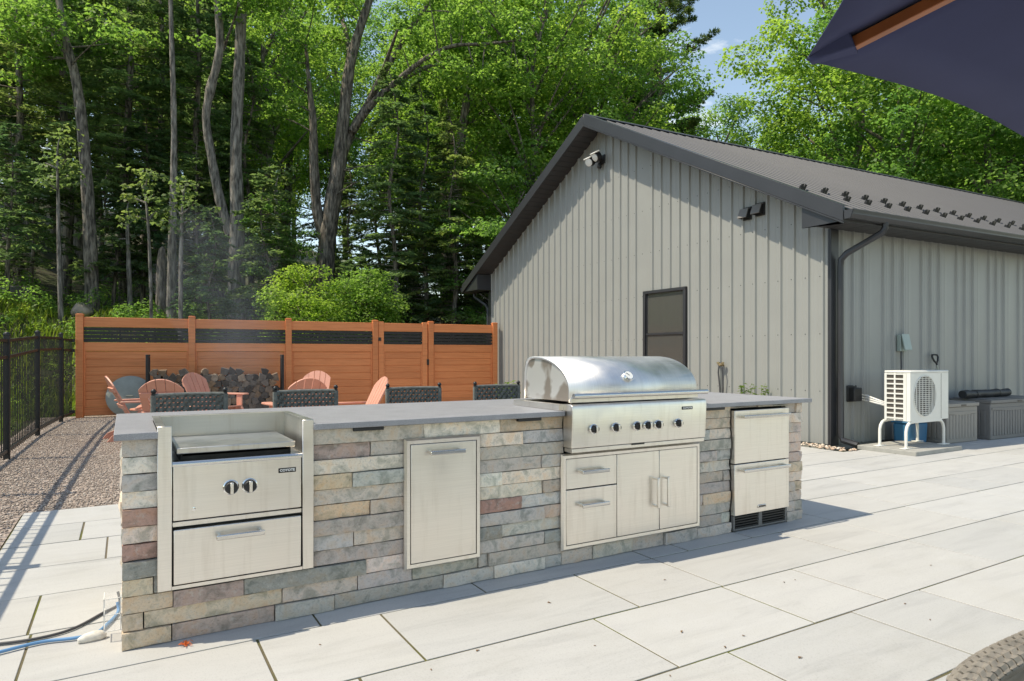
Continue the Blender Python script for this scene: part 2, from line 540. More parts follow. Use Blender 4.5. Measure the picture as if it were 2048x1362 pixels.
# ================================================================== THE SETTING
def sstep(a, b, x):
    t = np.clip((x - a) / (b - a), 0, 1)
    return t * t * (3 - 2 * t)
def terr(x, y):
    x = np.asarray(x, float); y = np.asarray(y, float)
    left = 1 - 0.72 * sstep(1.0, 8.5, x)
    h = 2.5 * sstep(16.4, 24.0, y) * left + 0.05 * np.maximum(0, y - 24) + 0.20 * np.clip(y - 27, 0, 60) * (1 - sstep(18, 34, x))
    h = h + 1.7 * sstep(1.7, 6.5, -x) * sstep(2, 10, y)
    h = h + 0.12 * np.sin(x * 0.9 + 1.3) * np.sin(y * 0.7) * sstep(16.6, 19, y)
    return h - 0.06
def grid_mesh(name, xs, ys, fz):
    X, Y = np.meshgrid(xs, ys)
    Z = fz(X, Y)
    V = np.stack([X.ravel(), Y.ravel(), Z.ravel()], 1)
    nx, ny = len(xs), len(ys)
    i = np.arange(nx - 1)[None, :] + nx * np.arange(ny - 1)[:, None]
    F = np.stack([i, i + 1, i + nx + 1, i + nx], -1).reshape(-1, 4)
    return quads(name, V, F)
def quads(name, V, F):
    me = bpy.data.meshes.new(name)
    me.vertices.add(len(V)); me.vertices.foreach_set('co', np.asarray(V, np.float32).ravel())
    k = F.shape[1]
    me.loops.add(F.size); me.loops.foreach_set('vertex_index', F.astype(np.int32).ravel())
    me.polygons.add(len(F))
    me.polygons.foreach_set('loop_start', np.arange(0, F.size, k, dtype=np.int32))
    me.update(calc_edges=True)
    return me
me = grid_mesh('woodland_ground', np.concatenate([np.linspace(-900, -40, 12)[:-1], np.linspace(-40, 70, 140), np.linspace(70, 900, 12)[1:]]),
               np.concatenate([np.linspace(-900, -20, 12)[:-1], np.linspace(-20, 100, 170), np.linspace(100, 900, 12)[1:]]), terr)
for p in me.polygons: p.use_smooth = True
me.materials.append(MT['forest_floor'])
tag(link('woodland_ground', me), kind='structure')

# gravel yard
gb = MB()
gb.add([(-1.5, 6.43, -0.012), (8.34, 6.43, -0.012), (8.34, 16.35, -0.012), (-1.5, 16.35, -0.012)], [(0, 1, 2, 3)])
gb.add([(-1.5, -4, -0.012), (-0.70, -4, -0.012), (-0.70, 6.43, -0.012), (-1.5, 6.43, -0.012)], [(0, 1, 2, 3)])
tag(gb.build('gravel_yard', 'gravel'), kind='structure')

def pebble_mesh(name, n, fx, fy, smin, smax, z0, seed, keep=None):
    rng = np.random.default_rng(seed)
    x = rng.uniform(*fx, n); y = rng.uniform(*fy, n)
    if keep is not None:
        k = keep(x, y); x, y = x[k], y[k]; n = len(x)
    base = np.array([[1, 0, 0], [-1, 0, 0], [0, 1, 0], [0, -1, 0], [0, 0, 1], [0, 0, -1]], float)
    tri = np.array([[0, 2, 4], [2, 1, 4], [1, 3, 4], [3, 0, 4], [2, 0, 5], [1, 2, 5], [3, 1, 5], [0, 3, 5]])
    s = rng.uniform(smin, smax, (n, 1, 1)) * rng.uniform(0.55, 1.1, (n, 6, 1))
    V = base[None] * s * np.array([1, 1, 0.62])
    a = rng.uniform(0, 2 * PI, n); ca, sa = np.cos(a), np.sin(a)
    t = rng.uniform(-0.5, 0.5, n); ct, st_ = np.cos(t), np.sin(t)
    Vx = V[..., 0] * ca[:, None] - V[..., 1] * sa[:, None]
    Vy = V[..., 0] * sa[:, None] + V[..., 1] * ca[:, None]
    Vz = V[..., 2] * ct[:, None] + Vx * st_[:, None]
    W = np.stack([Vx + x[:, None], Vy + y[:, None], Vz + z0], -1).reshape(-1, 3)
    F = (tri[None] + 6 * np.arange(n)[:, None, None]).reshape(-1, 3)
    return quads(name, W, F)
me = pebble_mesh('loose_gravel', 52000, (-1.45, 1.3), (4.2, 16.1), 0.006, 0.017, -0.008, 3, lambda x, y: (y > 6.48) | (x < -0.72))
me.materials.append(MT['pebbles'])
tag(link('loose_gravel', me), 'loose crushed brown gravel covering the yard behind the patio', 'gravel', kind='stuff')

# ---- patio of large pale slabs
bed = MB()
bed.box(-0.69, -4.0, -0.05, 8.02, 6.44, -0.005)
bed.box(8.02, -4.0, -0.05, 17.0, 5.20, -0.005)
patio = tag(bed.build('patio', 'joint_moss'), kind='structure')
PITCH = 0.564
rows = [3.06 + PITCH * k for k in range(-12, 7)]
known = {-1: [0.50, 1.06, 2.20, 2.787, 3.965, 4.585, 5.54, 6.72],
         -2: [0.78, 1.91, 2.77, 3.35, 4.54, 5.70],
         -3: [0.60, 2.18, 3.04, 3.63, 4.80, 5.9],
         0: [0.78, 1.637, 2.787, 3.10, 3.70, 4.61, 5.62, 6.8],
         1: [-0.375, 0.8, 2.0, 3.1, 4.4, 5.05, 6.2],
         2: [0.5, 1.7, 2.9, 4.0, 5.2, 5.75, 6.9],
         3: [-0.10, 1.0, 2.1, 3.3, 4.4, 5.5, 6.6],
         4: [-0.26, 0.9, 2.0, 3.2, 4.3, 5.5, 6.7],
         5: [0.55, 1.7, 2.9, 4.0, 5.2, 6.3]}
SL = {}
def slab(x0, x1, y0, y1):
    g = 0.0055 + random.uniform(-0.001, 0.002)
    w, l = (x1 - x0) / 2 - g, (y1 - y0) / 2 - g
    key = (round(w, 3), round(l, 3))
    if key not in SL:
        c = 0.0015
        vs_ = []
        for z, k in ((-0.03, 0), (-c, 0), (0, c)):
            vs_ += [(-w + k, -l + k, z), (w - k, -l + k, z), (w - k, l - k, z), (-w + k, l - k, z)]
        fs_ = [(8, 9, 10, 11)]
        for r in (0, 4):
            fs_ += [(r + i, r + (i + 1) % 4, r + 4 + (i + 1) % 4, r + 4 + i) for i in range(4)]
        me = bpy.data.meshes.new('slab'); me.from_pydata(vs_, [], fs_); me.materials.append(MT['porcelain_slab'])
        SL[key] = me
    o = link('slab', SL[key], patio)
    o.location = ((x0 + x1) / 2, (y0 + y1) / 2, random.uniform(-0.0015, 0.0))
for k in range(-12, 6):
    y0 = 3.06 + PITCH * k; y1 = y0 + PITCH
    xmax = 8.02 if y0 >= 5.2 - 0.3 else 16.9
    js = list(known.get(k, [0.4 + 0.31 * ((k * 7) % 4)]))
    x = js[0]
    while x > -0.69 + 0.25:
        x -= 1.14
        js.insert(0, x)
    js = [-0.69] + [j for j in js if j > -0.45]
    i = 0
    while js[-1] < xmax - 0.2:
        i += 1
        js.append(js[-1] + (1.16, 0.58, 1.16, 1.16)[(i + k) % 4])
    js = [j for j in js if j < xmax - 0.2] + [xmax]
    cut = y1 > 5.20 and xmax > 9
    if cut: js = sorted([j for j in js if abs(j - 8.02) > 0.3] + [8.02])
    for a, b in zip(js[:-1], js[1:]):
        slab(a, b, y0, 5.20 if cut and a > 8.0 else y1)

# ---- river rock strip by the barn wall
me = pebble_mesh('river_rocks', 1900, (7.86, 8.30), (5.16, 15.0), 0.018, 0.042, 0.012, 5, lambda x, y: x > 8.03 + 0 * y)
me.materials.append(MT['river_rock'])
tag(link('river_rocks', me), 'strip of tan river rocks along the foot of the grey gable wall', 'rocks', kind='stuff')

# ================================================================== THE METAL BARN
BX, BY0, BY1 = 8.36, 5.60, 15.42
SH = math.tan(rad(3.0))
EAVE_Y0, EAVE_Z, RIDGE_Y, RIDGE_Z = 5.10, 3.13, 10.62, 6.04
EAVE_Y1 = 2 * RIDGE_Y - EAVE_Y0
BL = 19.0
def bp(s, t, z):                      # barn coordinates: s along the ridge, t along the gable
    return (BX + s, t - SH * s, z)
def roofz(t):
    return RIDGE_Z - (RIDGE_Z - EAVE_Z) * abs(t - RIDGE_Y) / (RIDGE_Y - EAVE_Y0)
barn = thing('metal_barn', 'large grey metal-sided barn with dark ribbed roof beside the patio', 'barn', (BX, 10.5, 0))
RIB = 0.2286
def rib_profile(a, b, h=0.027, wb=0.030, wt=0.013, minor=True):
    """points (t, out) from a to b with ribs every RIB"""
    pts = [(a, 0.0)]
    k = math.ceil((a + 0.035) / RIB)
    while k * RIB < b - 0.035:
        c = k * RIB
        pts += [(c - wb, 0), (c - wt, h), (c + wt, h), (c + wb, 0)]
        m1 = c + RIB * 0.36; m2 = c + RIB * 0.64
        for mm in ((m1, m2) if minor else ()):
            if mm + 0.012 < b: pts += [(mm - 0.012, 0), (mm, 0.003), (mm + 0.012, 0)]
        k += 1
    pts.append((b, 0.0))
    return pts
PAN = RIB * 4
# gable wall panels, with the window opening left out
WY0, WY1, WZ0, WZ1 = 8.28, 9.36, 0.86, 2.44
def wall_strip(pts, fx, zlo, ztop):
    mb = MB()
    n = len(pts)
    vs_ = [fx(t, o, zlo) for t, o in pts] + [fx(t, o, ztop(t)) for t, o in pts]
    mb.add(vs_, [(i, i + 1, n + i + 1, n + i) for i in range(n - 1)])
    return mb
fg = lambda t, o, z: (BX - o, t, z)
a = BY0
while a < BY1 - 0.05:
    b = min(a + PAN, BY1)
    top = lambda t: roofz(t) - 0.16
    pts = rib_profile(a, b)
    mb = MB()
    segs = [(a, b, 0.02, None)]
    if a < WY1 and b > WY0:
        lo, hi = max(a, WY0), min(b, WY1)
        segs = []
        if a < WY0: segs.append((a, WY0, 0.02, None))
        if b > WY1: segs.append((WY1, b, 0.02, None))
        segs.append((lo, hi, 0.02, WZ0)); segs.append((lo, hi, WZ1, None))
    for (p, q, z0, z1) in segs:
        wall_strip(rib_profile(p, q), fg, z0, (lambda t: z1) if z1 else top).build('siding_panel', 'siding_paint', barn, smooth=20, world=True)
    a = b
# long side wall
fs = lambda t, o, z: bp(t, BY0 - o, z)
a = 0.0
while a < BL - 0.05:
    b = min(a + PAN, BL)
    wall_strip(rib_profile(a, b), fs, 0.02, lambda t: 3.02).build('siding_panel', 'siding_paint', barn, smooth=20, world=True)
    a = b
# far walls and floor slab close the volume
cl = MB()
cl.add([bp(BL, BY0, 0), bp(BL, BY1, 0), bp(BL, BY1, roofz(BY1) - 0.16), bp(BL, RIDGE_Y, RIDGE_Z - 0.16), bp(BL, BY0, roofz(BY0) - 0.16)], [(0, 1, 2, 3, 4)])
cl.add([bp(0, BY1, 0), bp(BL, BY1, 0), bp(BL, BY1, 3.1), bp(0, BY1, 3.1)], [(0, 1, 2, 3)])
cl.build('rear_wall', 'siding_paint', barn, world=True)
fo = MB(); fo.ext([(0, BY0 + 0.02), (BL, BY0 + 0.02), (BL, BY1 - 0.02), (0, BY1 - 0.02)], lambda p, q, w: bp(p + 0.02, q, w), -0.2, 0.03)
fo.build('foundation', 'concrete', barn, world=True)

# roof panels with ribs running down the slope
def roof_panel(s0, s1, side):
    pts = rib_profile(s0, s1, 0.015, 0.024, 0.013, False)
    mb = MB()
    te = EAVE_Y0 if side < 0 else EAVE_Y1
    sl = math.atan2(RIDGE_Z - EAVE_Z, RIDGE_Y - EAVE_Y0)
    ny, nz_ = (-math.sin(sl), math.cos(sl)) if side < 0 else (math.sin(sl), math.cos(sl))
    vs_ = []
    for (t, z) in ((te, EAVE_Z), (RIDGE_Y, RIDGE_Z)):
        vs_ += [bp(s, t + ny * o, z + nz_ * o) for s, o in pts]
    n = len(pts)
    mb.add(vs_, [(i, i + 1, n + i + 1, n + i) for i in range(n - 1)])
    mb.add([bp(s0, te, EAVE_Z - 0.02), bp(s1, te, EAVE_Z - 0.02), bp(s1, RIDGE_Y, RIDGE_Z - 0.02), bp(s0, RIDGE_Y, RIDGE_Z - 0.02)], [(0, 1, 2, 3)])
    mb.build('roof_panel', 'roof_paint', barn, smooth=20, world=True)
s = -0.42
while s < BL + 0.3:
    e = min(s + PAN, BL + 0.42)
    roof_panel(s, e, -1)
    s = e
roof_panel(-0.42, BL + 0.42, 1)
# ridge cap
rc = MB()
for sgn in (-1, 1):
    dz = 0.16 * (RIDGE_Z - EAVE_Z) / (RIDGE_Y - EAVE_Y0)
    rc.ext([(0, 0.045), (0, 0.030), (sgn * 0.16, 0.030 - dz), (sgn * 0.16, 0.045 - dz)], lambda p, q, w: bp(w, RIDGE_Y + p, RIDGE_Z + q), -0.43, BL + 0.43)
rc.build('ridge_cap', 'roof_paint', barn, world=True)
# rake boards on the gable end, soffits, fascias
for sgn, te in ((-1, EAVE_Y0), (1, EAVE_Y1)):
    rk = MB()
    rk.ext([(te, EAVE_Z + 0.035), (RIDGE_Y, RIDGE_Z + 0.035), (RIDGE_Y, RIDGE_Z - 0.19), (te, EAVE_Z - 0.17)], lambda p, q, w: bp(w, p, q), -0.46, -0.425)
    rk.ext([(te, EAVE_Z + 0.037), (RIDGE_Y, RIDGE_Z + 0.037), (RIDGE_Y, RIDGE_Z + 0.03), (te, EAVE_Z + 0.03)], lambda p, q, w: bp(w, p, q), -0.458, -0.34)
    rk.ext([(te, EAVE_Z - 0.172), (RIDGE_Y, RIDGE_Z - 0.192), (RIDGE_Y, RIDGE_Z - 0.215), (te, EAVE_Z - 0.195)], lambda p, q, w: bp(w, p, q), -0.47, -0.44)
    rk.build('rake_trim', 'dark_trim', barn, world=True, bevel=0.004, seg=1)
    # gable soffit: narrow boards across the overhang
    N = 42
    for i in range(N):
        t0 = te + (RIDGE_Y - te) * i / N; t1 = te + (RIDGE_Y - te) * (i + 1) / N
        lo, hi = min(t0, t1) + 0.004, max(t0, t1) - 0.004
        sf = MB()
        sf.ext([(lo, roofz(lo) - 0.175), (hi, roofz(hi) - 0.175), (hi, roofz(hi) - 0.165), (lo, roofz(lo) - 0.165)], lambda p, q, w: bp(w, p, q), -0.424, 0.0)
        sf.build('soffit_board', 'soffit_paint', barn, world=True)
# eave soffit, fascia, gutter on the long side
es = MB()
k = -0.40
while k < BL:
    es.ext([(EAVE_Y0 + 0.02, 2.985), (BY0 - 0.002, 2.985), (BY0 - 0.002, 2.997), (EAVE_Y0 + 0.02, 2.997)], lambda p, q, w: bp(w, p, q), k + 0.004, k + 0.296)
    k += 0.30
es.build('eave_soffit', 'soffit_paint', barn, world=True)
fa = MB(); fa.ext([(EAVE_Y0 + 0.0, 2.97), (EAVE_Y0 + 0.02, 2.97), (EAVE_Y0 + 0.02, EAVE_Z - 0.02), (EAVE_Y0 + 0.0, EAVE_Z - 0.02)], lambda p, q, w: bp(w, p, q), -0.424, BL)
fa.build('fascia', 'dark_trim', barn, world=True)
cb = MB(); cb.ext([(EAVE_Y0 + 0.03, 2.975), (BY0 + 0.12, 2.975), (BY0 + 0.12, roofz(BY0 + .12) - 0.20), (EAVE_Y0 + 0.03, roofz(EAVE_Y0) - 0.19)], lambda p, q, w: bp(w, p, q), -0.425, -0.405)
cb.build('eave_return', 'dark_trim', barn, world=True)
cb = MB(); cb.ext([(EAVE_Y1 - 0.03, 2.975), (BY1 - 0.12, 2.975), (BY1 - 0.12, roofz(BY1 - .12) - 0.20), (EAVE_Y1 - 0.03, roofz(EAVE_Y1) - 0.19)], lambda p, q, w: bp(w, p, q), -0.425, -0.02)
cb.build('eave_return', 'dark_trim', barn, world=True)
def gutter(t0, sgn, s0, s1):
    prof = [(0, 0.0), (-0.085, 0.0), (-0.10, 0.03), (-0.115, 0.05), (-0.115, 0.075), (-0.125, 0.10), (-0.125, 0.115), (-0.112, 0.115), (-0.10, 0.06), (-0.08, 0.012), (-0.012, 0.012), (-0.012, 0.10), (0, 0.10)]
    g = MB()
    g.ext([(t0 + sgn * -p if sgn < 0 else t0 + p, q) for p, q in prof], lambda p, q, w: bp(w, p, 2.98 + q), s0, s1)
    return g
gm = MB(); prof = [(0, 0.0), (-0.085, 0.0), (-0.10, 0.03), (-0.115, 0.05), (-0.115, 0.075), (-0.125, 0.10), (-0.125, 0.112), (-0.112, 0.112), (-0.10, 0.06), (-0.08, 0.012), (-0.012, 0.012), (-0.012, 0.10), (0, 0.10)]
gm.ext([(EAVE_Y0 - 0.003 + p, 2.99 + q) for p, q in prof], lambda p, q, w: bp(w, p, q), -0.44, BL)
gm.ext([(EAVE_Y0 - 0.003, 2.99), (EAVE_Y0 - 0.088, 2.99), (EAVE_Y0 - 0.128, 3.10), (EAVE_Y0 - 0.003, 3.10)], lambda p, q, w: bp(w, p, q), -0.446, -0.44)
gm.build('gutter', 'dark_trim', barn, world=True, smooth=25)
gm = MB()
gm.ext([(EAVE_Y1 + 0.003 - p, 2.99 + q) for p, q in prof], lambda p, q, w: bp(w, p, q), -0.44, BL)
gm.build('gutter', 'dark_trim', barn, world=True, smooth=25)
# corner trims
ct = MB(); ct.box(BX - 0.026, BY0 - 0.13, 0.01, BX + 0.13, BY0 + 0.0, 2.98)
ct.v = [(x, y, z) for x, y, z in ct.v]
ct = MB()
ct.box(BX - 0.028, BY0 - 0.022, 0.01, BX + 0.145, BY0 - 0.002, 2.982)
ct.box(BX - 0.028, BY0 - 0.002, 0.01, BX - 0.006, BY0 + 0.03, 2.982)
ct.build('corner_trim', 'dark_trim', barn, world=True, bevel=0.003, seg=1)
ct = MB()
ct.box(BX - 0.028, BY1 - 0.12, 0.01, BX - 0.006, BY1 + 0.02, 2.982)
ct.build('corner_trim', 'dark_trim', barn, world=True, bevel=0.003, seg=1)
# downspout with offset elbows
def downspout(path, name='downspout'):
    d = MB()
    for p, q in zip(path[:-1], path[1:]):
        pass
    d.tube(path, 0.042, 8)
    return d.build(name, 'dark_trim', barn, world=True, smooth=40)
sx = 0.30
downspout([bp(sx, EAVE_Y0 - 0.06, 3.0), bp(sx, EAVE_Y0 - 0.06, 2.93), bp(sx - 0.02, EAVE_Y0 - 0.03, 2.87), bp(0.13, BY0 - 0.14, 2.64), bp(0.10, BY0 - 0.08, 2.56), bp(0.10, BY0 - 0.075, 2.45), bp(0.10, BY0 - 0.075, 0.16), bp(0.10, BY0 - 0.10, 0.09), bp(0.13, BY0 - 0.30, 0.045)])
downspout([(BX - 0.05, EAVE_Y1 + 0.06, 2.99), (BX - 0.05, EAVE_Y1 + 0.05, 2.86), (BX - 0.02, BY1 + 0.16, 2.60), (BX - 0.01, BY1 + 0.07, 2.5), (BX - 0.01, BY1 + 0.07, 0.05)])
# window
wn_ = MB()
for (p, q, z0, z1) in ((WY0, WY1, WZ1 - 0.055, WZ1), (WY0, WY1, WZ0, WZ0 + 0.06), (WY0, WY0 + 0.06, WZ0 + 0.06, WZ1 - 0.055), (WY1 - 0.06, WY1, WZ0 + 0.06, WZ1 - 0.055)):
    wn_.box(BX - 0.05, p, z0, BX + 0.03, q, z1)
wf = wn_.build('window', 'dark_trim', barn, world=True, bevel=0.003, seg=1)
zm = 1.64
sh = MB(); sh.box(BX - 0.030, WY0 + 0.06, zm - 0.018, BX - 0.002, WY1 - 0.06, zm + 0.018)
sh.build('meeting_rail', 'dark_trim', wf, world=True)
for z0, z1, xo in ((WZ0 + 0.06, zm - 0.018, -0.012), (zm + 0.018, WZ1 - 0.055, -0.004)):
    g = MB(); g.box(BX + xo, WY0 + 0.06, z0, BX + xo + 0.006, WY1 - 0.06, z1)
    g.build('pane', 'window_glass', wf, world=True)
    sb = MB()
    for p, q, r0, r1 in ((WY0 + 0.06, WY0 + 0.085, z0, z1), (WY1 - 0.085, WY1 - 0.06, z0, z1)):
        sb.box(BX + xo - 0.01, p, r0, BX + xo + 0.012, q, r1)
    sb.build('sash', 'dark_trim', wf, world=True)
cu = MB()
n = 40
vs_ = []
for z in (WZ0, WZ1):
    for i in range(n + 1):
        vs_.append((BX + 0.12 + 0.012 * math.sin(i * 1.1), WY0 + (WY1 - WY0) * i / n, z))
cu.add(vs_, [(i, i + 1, n + 2 + i, n + 1 + i) for i in range(n)])
cu.build('curtain', 'curtain', wf, world=True, smooth=60)
# screws in rows along the siding
scw = MB()
for zz in (0.75, 1.55, 2.35, 3.15, 3.95, 4.75):
    k = math.ceil(BY0 / RIB)
    while k * RIB < BY1:
        t = k * RIB + 0.05
        if zz < roofz(t) - 0.3 and not (WY0 - 0.02 < t < WY1 + 0.02 and WZ0 < zz < WZ1):
            scw.lathe([(0.007, 0.0), (0.007, -0.004), (0.004, -0.006)], (BX, t, zz), 6, 'X')
        k += 1
so = scw.build('screw', 'dark_trim', barn, world=True); so['kind'] = 'stuff'
# snow guards, two staggered rows
def snow_guard(s, up):
    f = up
    t = EAVE_Y0 + f * (RIDGE_Y - EAVE_Y0); z = EAVE_Z + f * (RIDGE_Z - EAVE_Z)
    sl = math.atan2(RIDGE_Z - EAVE_Z, RIDGE_Y - EAVE_Y0)
    M = Matrix.Translation(bp(s, t, z)) @ Matrix.Rotation(sl, 4, 'X')
    g = MB()
    g.box(-0.045, -0.02, 0.0, 0.045, 0.075, 0.008, M)
    g.box(-0.006, 0.0, 0.008, 0.006, 0.06, 0.05, M)
    for sg in (-1, 1):
        M2 = M @ Matrix.Translation((sg * 0.028, -0.005, 0.045)) @ Matrix.Rotation(-0.12, 4, 'X') @ Matrix.Rotation(sg * 0.25, 4, 'Y')
        g.box(-0.024, -0.005, -0.035, 0.024, 0.005, 0.037, M2)
    g.build('snow_guard', 'black_metal', barn, world=True)
for k in range(16):
    snow_guard(-0.10 + k * 4 * RIB * 0.5 * 1.0 + 0.02, 0.16)
for k in range(16):
    snow_guard(0.05 + RIB + k * 4 * RIB * 0.5, 0.085)

# ================================================================== FENCES
FA = Vector((-0.85, 15.92, 0)); FBp = Vector((8.24, 14.83, 0))
fdir = (FBp - FA).normalized(); FL = (FBp - FA).length
fang = math.atan2(fdir.y, fdir.x)
def fence_s(u):
    x, y = ray(u, 1.0)
    # solve t*(x,y) = FA + s*fdir
    A = np.array([[x, -fdir.x], [y, -fdir.y]]); t, s = np.linalg.solve(A, np.array([FA.x, FA.y]))
    return s
pf = thing('privacy_fence', 'long orange-brown wood-look privacy fence with black slatted openings', 'fence', tuple(FA), fang)
posts = [fence_s(160), fence_s(384), fence_s(577), fence_s(750), fence_s(861), FL - 0.06]
HT = 2.03
def post(s, par, h=HT + 0.06):
    p = MB(); p.box(s - 0.065, -0.065, -0.05, s + 0.065, 0.065, h - 0.025)
    o = p.build('post', 'cedar_board', par, bevel=0.006)
    c = MB(); c.box(s - 0.072, -0.072, h - 0.025, s + 0.072, 0.072, h - 0.008)
    c.box(s - 0.055, -0.055, h - 0.008, s + 0.055, 0.055, h + 0.006)
    c.build('post_cap', 'cedar_board', o, bevel=0.004)
for s in posts: post(s, pf)
def bay(a, b, par, top=HT):
    def rail(z0, z1, d=0.03):
        r = MB(); r.box(a, -d, z0, b, d, z1); r.build('rail', 'cedar_board', par, bevel=0.006)
    rail(top - 0.20, top)
    rail(top - 0.69, top - 0.51)
    rail(0.03, 0.20)
    for i in range(4):                                             # slatted opening
        z = top - 0.51 + 0.008 + i * 0.077
        r = MB(); r.box(a, -0.010, z, b, 0.010, z + 0.064); r.build('slat', 'black_metal', par)
    for xx in np.linspace(a, b, max(3, int((b - a) / 0.55) + 1))[1:-1]:
        r = MB(); r.box(xx - 0.016, 0.0105, top - 0.51, xx + 0.016, 0.02, top - 0.20); r.build('slat_stay', 'black_metal', par)
    for sgn in (0, 1):                                             # side channels
        x0 = a if sgn == 0 else b - 0.035
        r = MB(); r.box(x0, -0.026, 0.20, x0 + 0.035, 0.026, top - 0.69); r.build('side_channel', 'cedar_board', par, bevel=0.003)
    n = 7
    z0, z1 = 0.20, top - 0.69
    h = (z1 - z0) / n
    for i in range(n):                                             # tongue and groove boards
        r = MB(); r.box(a + 0.035, -0.014, z0 + i * h + 0.004, b - 0.035, 0.014, z0 + (i + 1) * h - 0.004)
        r.build('board', 'cedar_board', par, bevel=0.005, seg=1)
        r = MB(); r.box(a + 0.035, -0.004, z0 + (i + 1) * h - 0.004, b - 0.035, 0.004, z0 + (i + 1) * h + 0.004)
        if i < n - 1: r.build('groove', 'cedar_board', par)
for i in (0, 1, 2, 4):
    bay(posts[i] + 0.065, posts[i + 1] - 0.065, pf)
gate = thing('privacy_gate', 'narrow orange-brown gate between two fence posts, its own stiles showing', 'gate', tuple(FA + fdir * posts[3]), fang)
g0, g1 = 0.075, posts[4] - posts[3] - 0.085
for x0 in (g0, g1 - 0.13):
    s_ = MB(); s_.box(x0, -0.04, 0.05, x0 + 0.13, 0.04, HT + 0.03); s_.build('stile', 'cedar_board', gate, bevel=0.006)
bay(g0 + 0.13, g1 - 0.13, gate)
lt = MB(); lt.box(g1 - 0.02, -0.07, 1.02, g1 + 0.03, -0.045, 1.16); lt.build('latch', 'black_metal', gate, bevel=0.004)
hg = MB()
for zz in (0.35, 1.6): hg.box(g0 - 0.03, -0.06, zz, g0 + 0.06, -0.042, zz + 0.08)
hg.build('hinge', 'black_metal', gate)

# black metal picket fence along the left
mf = thing('picket_fence', 'black metal picket fence running along the left edge of the gravel', 'fence', (-1.2, 9.97, 0))
FP = [(-1.34, 2.6, 1.40), (-1.31, 5.05, 1.42), (-1.28, 7.5, 1.45), (-1.23, 9.97, 1.49), (-1.18, 12.70, 1.60), (-1.04, 15.09, 1.64)]
for x, y, h in FP:
    p = MB(); p.box(x - 0.032, y - 0.032, -0.05, x + 0.032, y + 0.032, h); o = p.build('post', 'black_metal', mf, world=True, bevel=0.003, seg=1)
    c = MB(); c.box(x - 0.038, y - 0.038, h, x + 0.038, y + 0.038, h + 0.015)
    c.lathe([(0.036, 0.015), (0.030, 0.03), (0.012, 0.042)], (x, y, h), 8)
    c.build('cap', 'black_metal', o, world=True)
def picket_run(A, B, par, tops, n):
    A = Vector(A); B = Vector(B)
    d = (B - A); L = d.length; an = math.atan2(d.y, d.x)
    za, zb = tops
    def bar(z0, z1, h, w, name='rail'):
        r = MB()
        M = Matrix.Translation(A) @ Matrix.Rotation(an, 4, 'Z')
        vs_ = []
        for zoff in (0, h):
            for yy in (-w / 2, w / 2):
                vs_ += [M @ Vector((0.03, yy, z0 + zoff)), M @ Vector((L - 0.03, yy, z1 + zoff))]
        r.add(vs_, [(0, 2, 3, 1), (4, 5, 7, 6), (0, 1, 5, 4), (2, 6, 7, 3), (0, 4, 6, 2), (1, 3, 7, 5)])
        r.build(name, 'black_metal', par, world=True)
    bar(za - 0.06, zb - 0.06, 0.035, 0.034)
    bar(za - 0.26, zb - 0.26, 0.035, 0.034)
    bar(0.08, 0.08, 0.035, 0.034)
    for i in range(n):
        f = (i + 0.7) / (n + 0.4)
        c = A + d * f
        M = Matrix.Translation(c) @ Matrix.Rotation(an, 4, 'Z')
        r = MB(); r.box(-0.0065, -0.006, 0.05, 0.0065, 0.006, za + (zb - za) * f - 0.045, M)
        r.build('picket', 'black_metal', par, world=True)
for (p, q) in zip(FP[:-1], FP[1:]):
    picket_run((p[0], p[1], 0), (q[0], q[1], 0), mf, (p[2] - 0.02, q[2] - 0.02), 19)
mg = thing('picket_gate', 'short black picket gate hinged to the end post of the orange fence', 'gate', (-1.0, 15.4, 0))
picket_run((-1.02, 15.16, 0), (-0.90, 15.82, 0), mg, (1.60, 1.60), 7)
hh = MB()
for z in (1.52, 1.32, 0.10): hh.box(-0.96, 15.74, z, -0.86, 15.853, z + 0.06)
hh.build('hinge', 'black_metal', mg, world=True)

# ================================================================== THE OUTDOOR KITCHEN
FRY = 3.22                                   # front face of the stonework
isl = thing('kitchen_island', 'long outdoor kitchen island faced in mixed ledge stone with dark granite top', 'kitchen island', (2.23, 3.62, 0))
ISX1 = 4.457
core = MB()
core.box(0.03, 3.90, 0, ISX1 - 0.03, 4.0, 0.884)
for a, b in ((0.03, 0.128), (0.772, 1.244), (1.676, 2.225), (3.342, 3.668), (4.272, ISX1 - 0.03)):
    core.box(a, 3.262, 0, b, 3.90, 0.884)
core.box(0.128, 3.262, 0, 0.772, 3.90, 0.215)
core.box(1.244, 3.262, 0, 1.676, 3.90, 0.132); core.box(1.244, 3.262, 0.815, 1.676, 3.90, 0.884)
core.box(2.225, 3.262, 0, 3.342, 3.90, 0.086)
core.box(3.668, 3.262, 0.868, 4.272, 3.90, 0.884)
ob = core.build('masonry_core', 'mortar', isl, world=True); ob['kind'] = 'stuff'

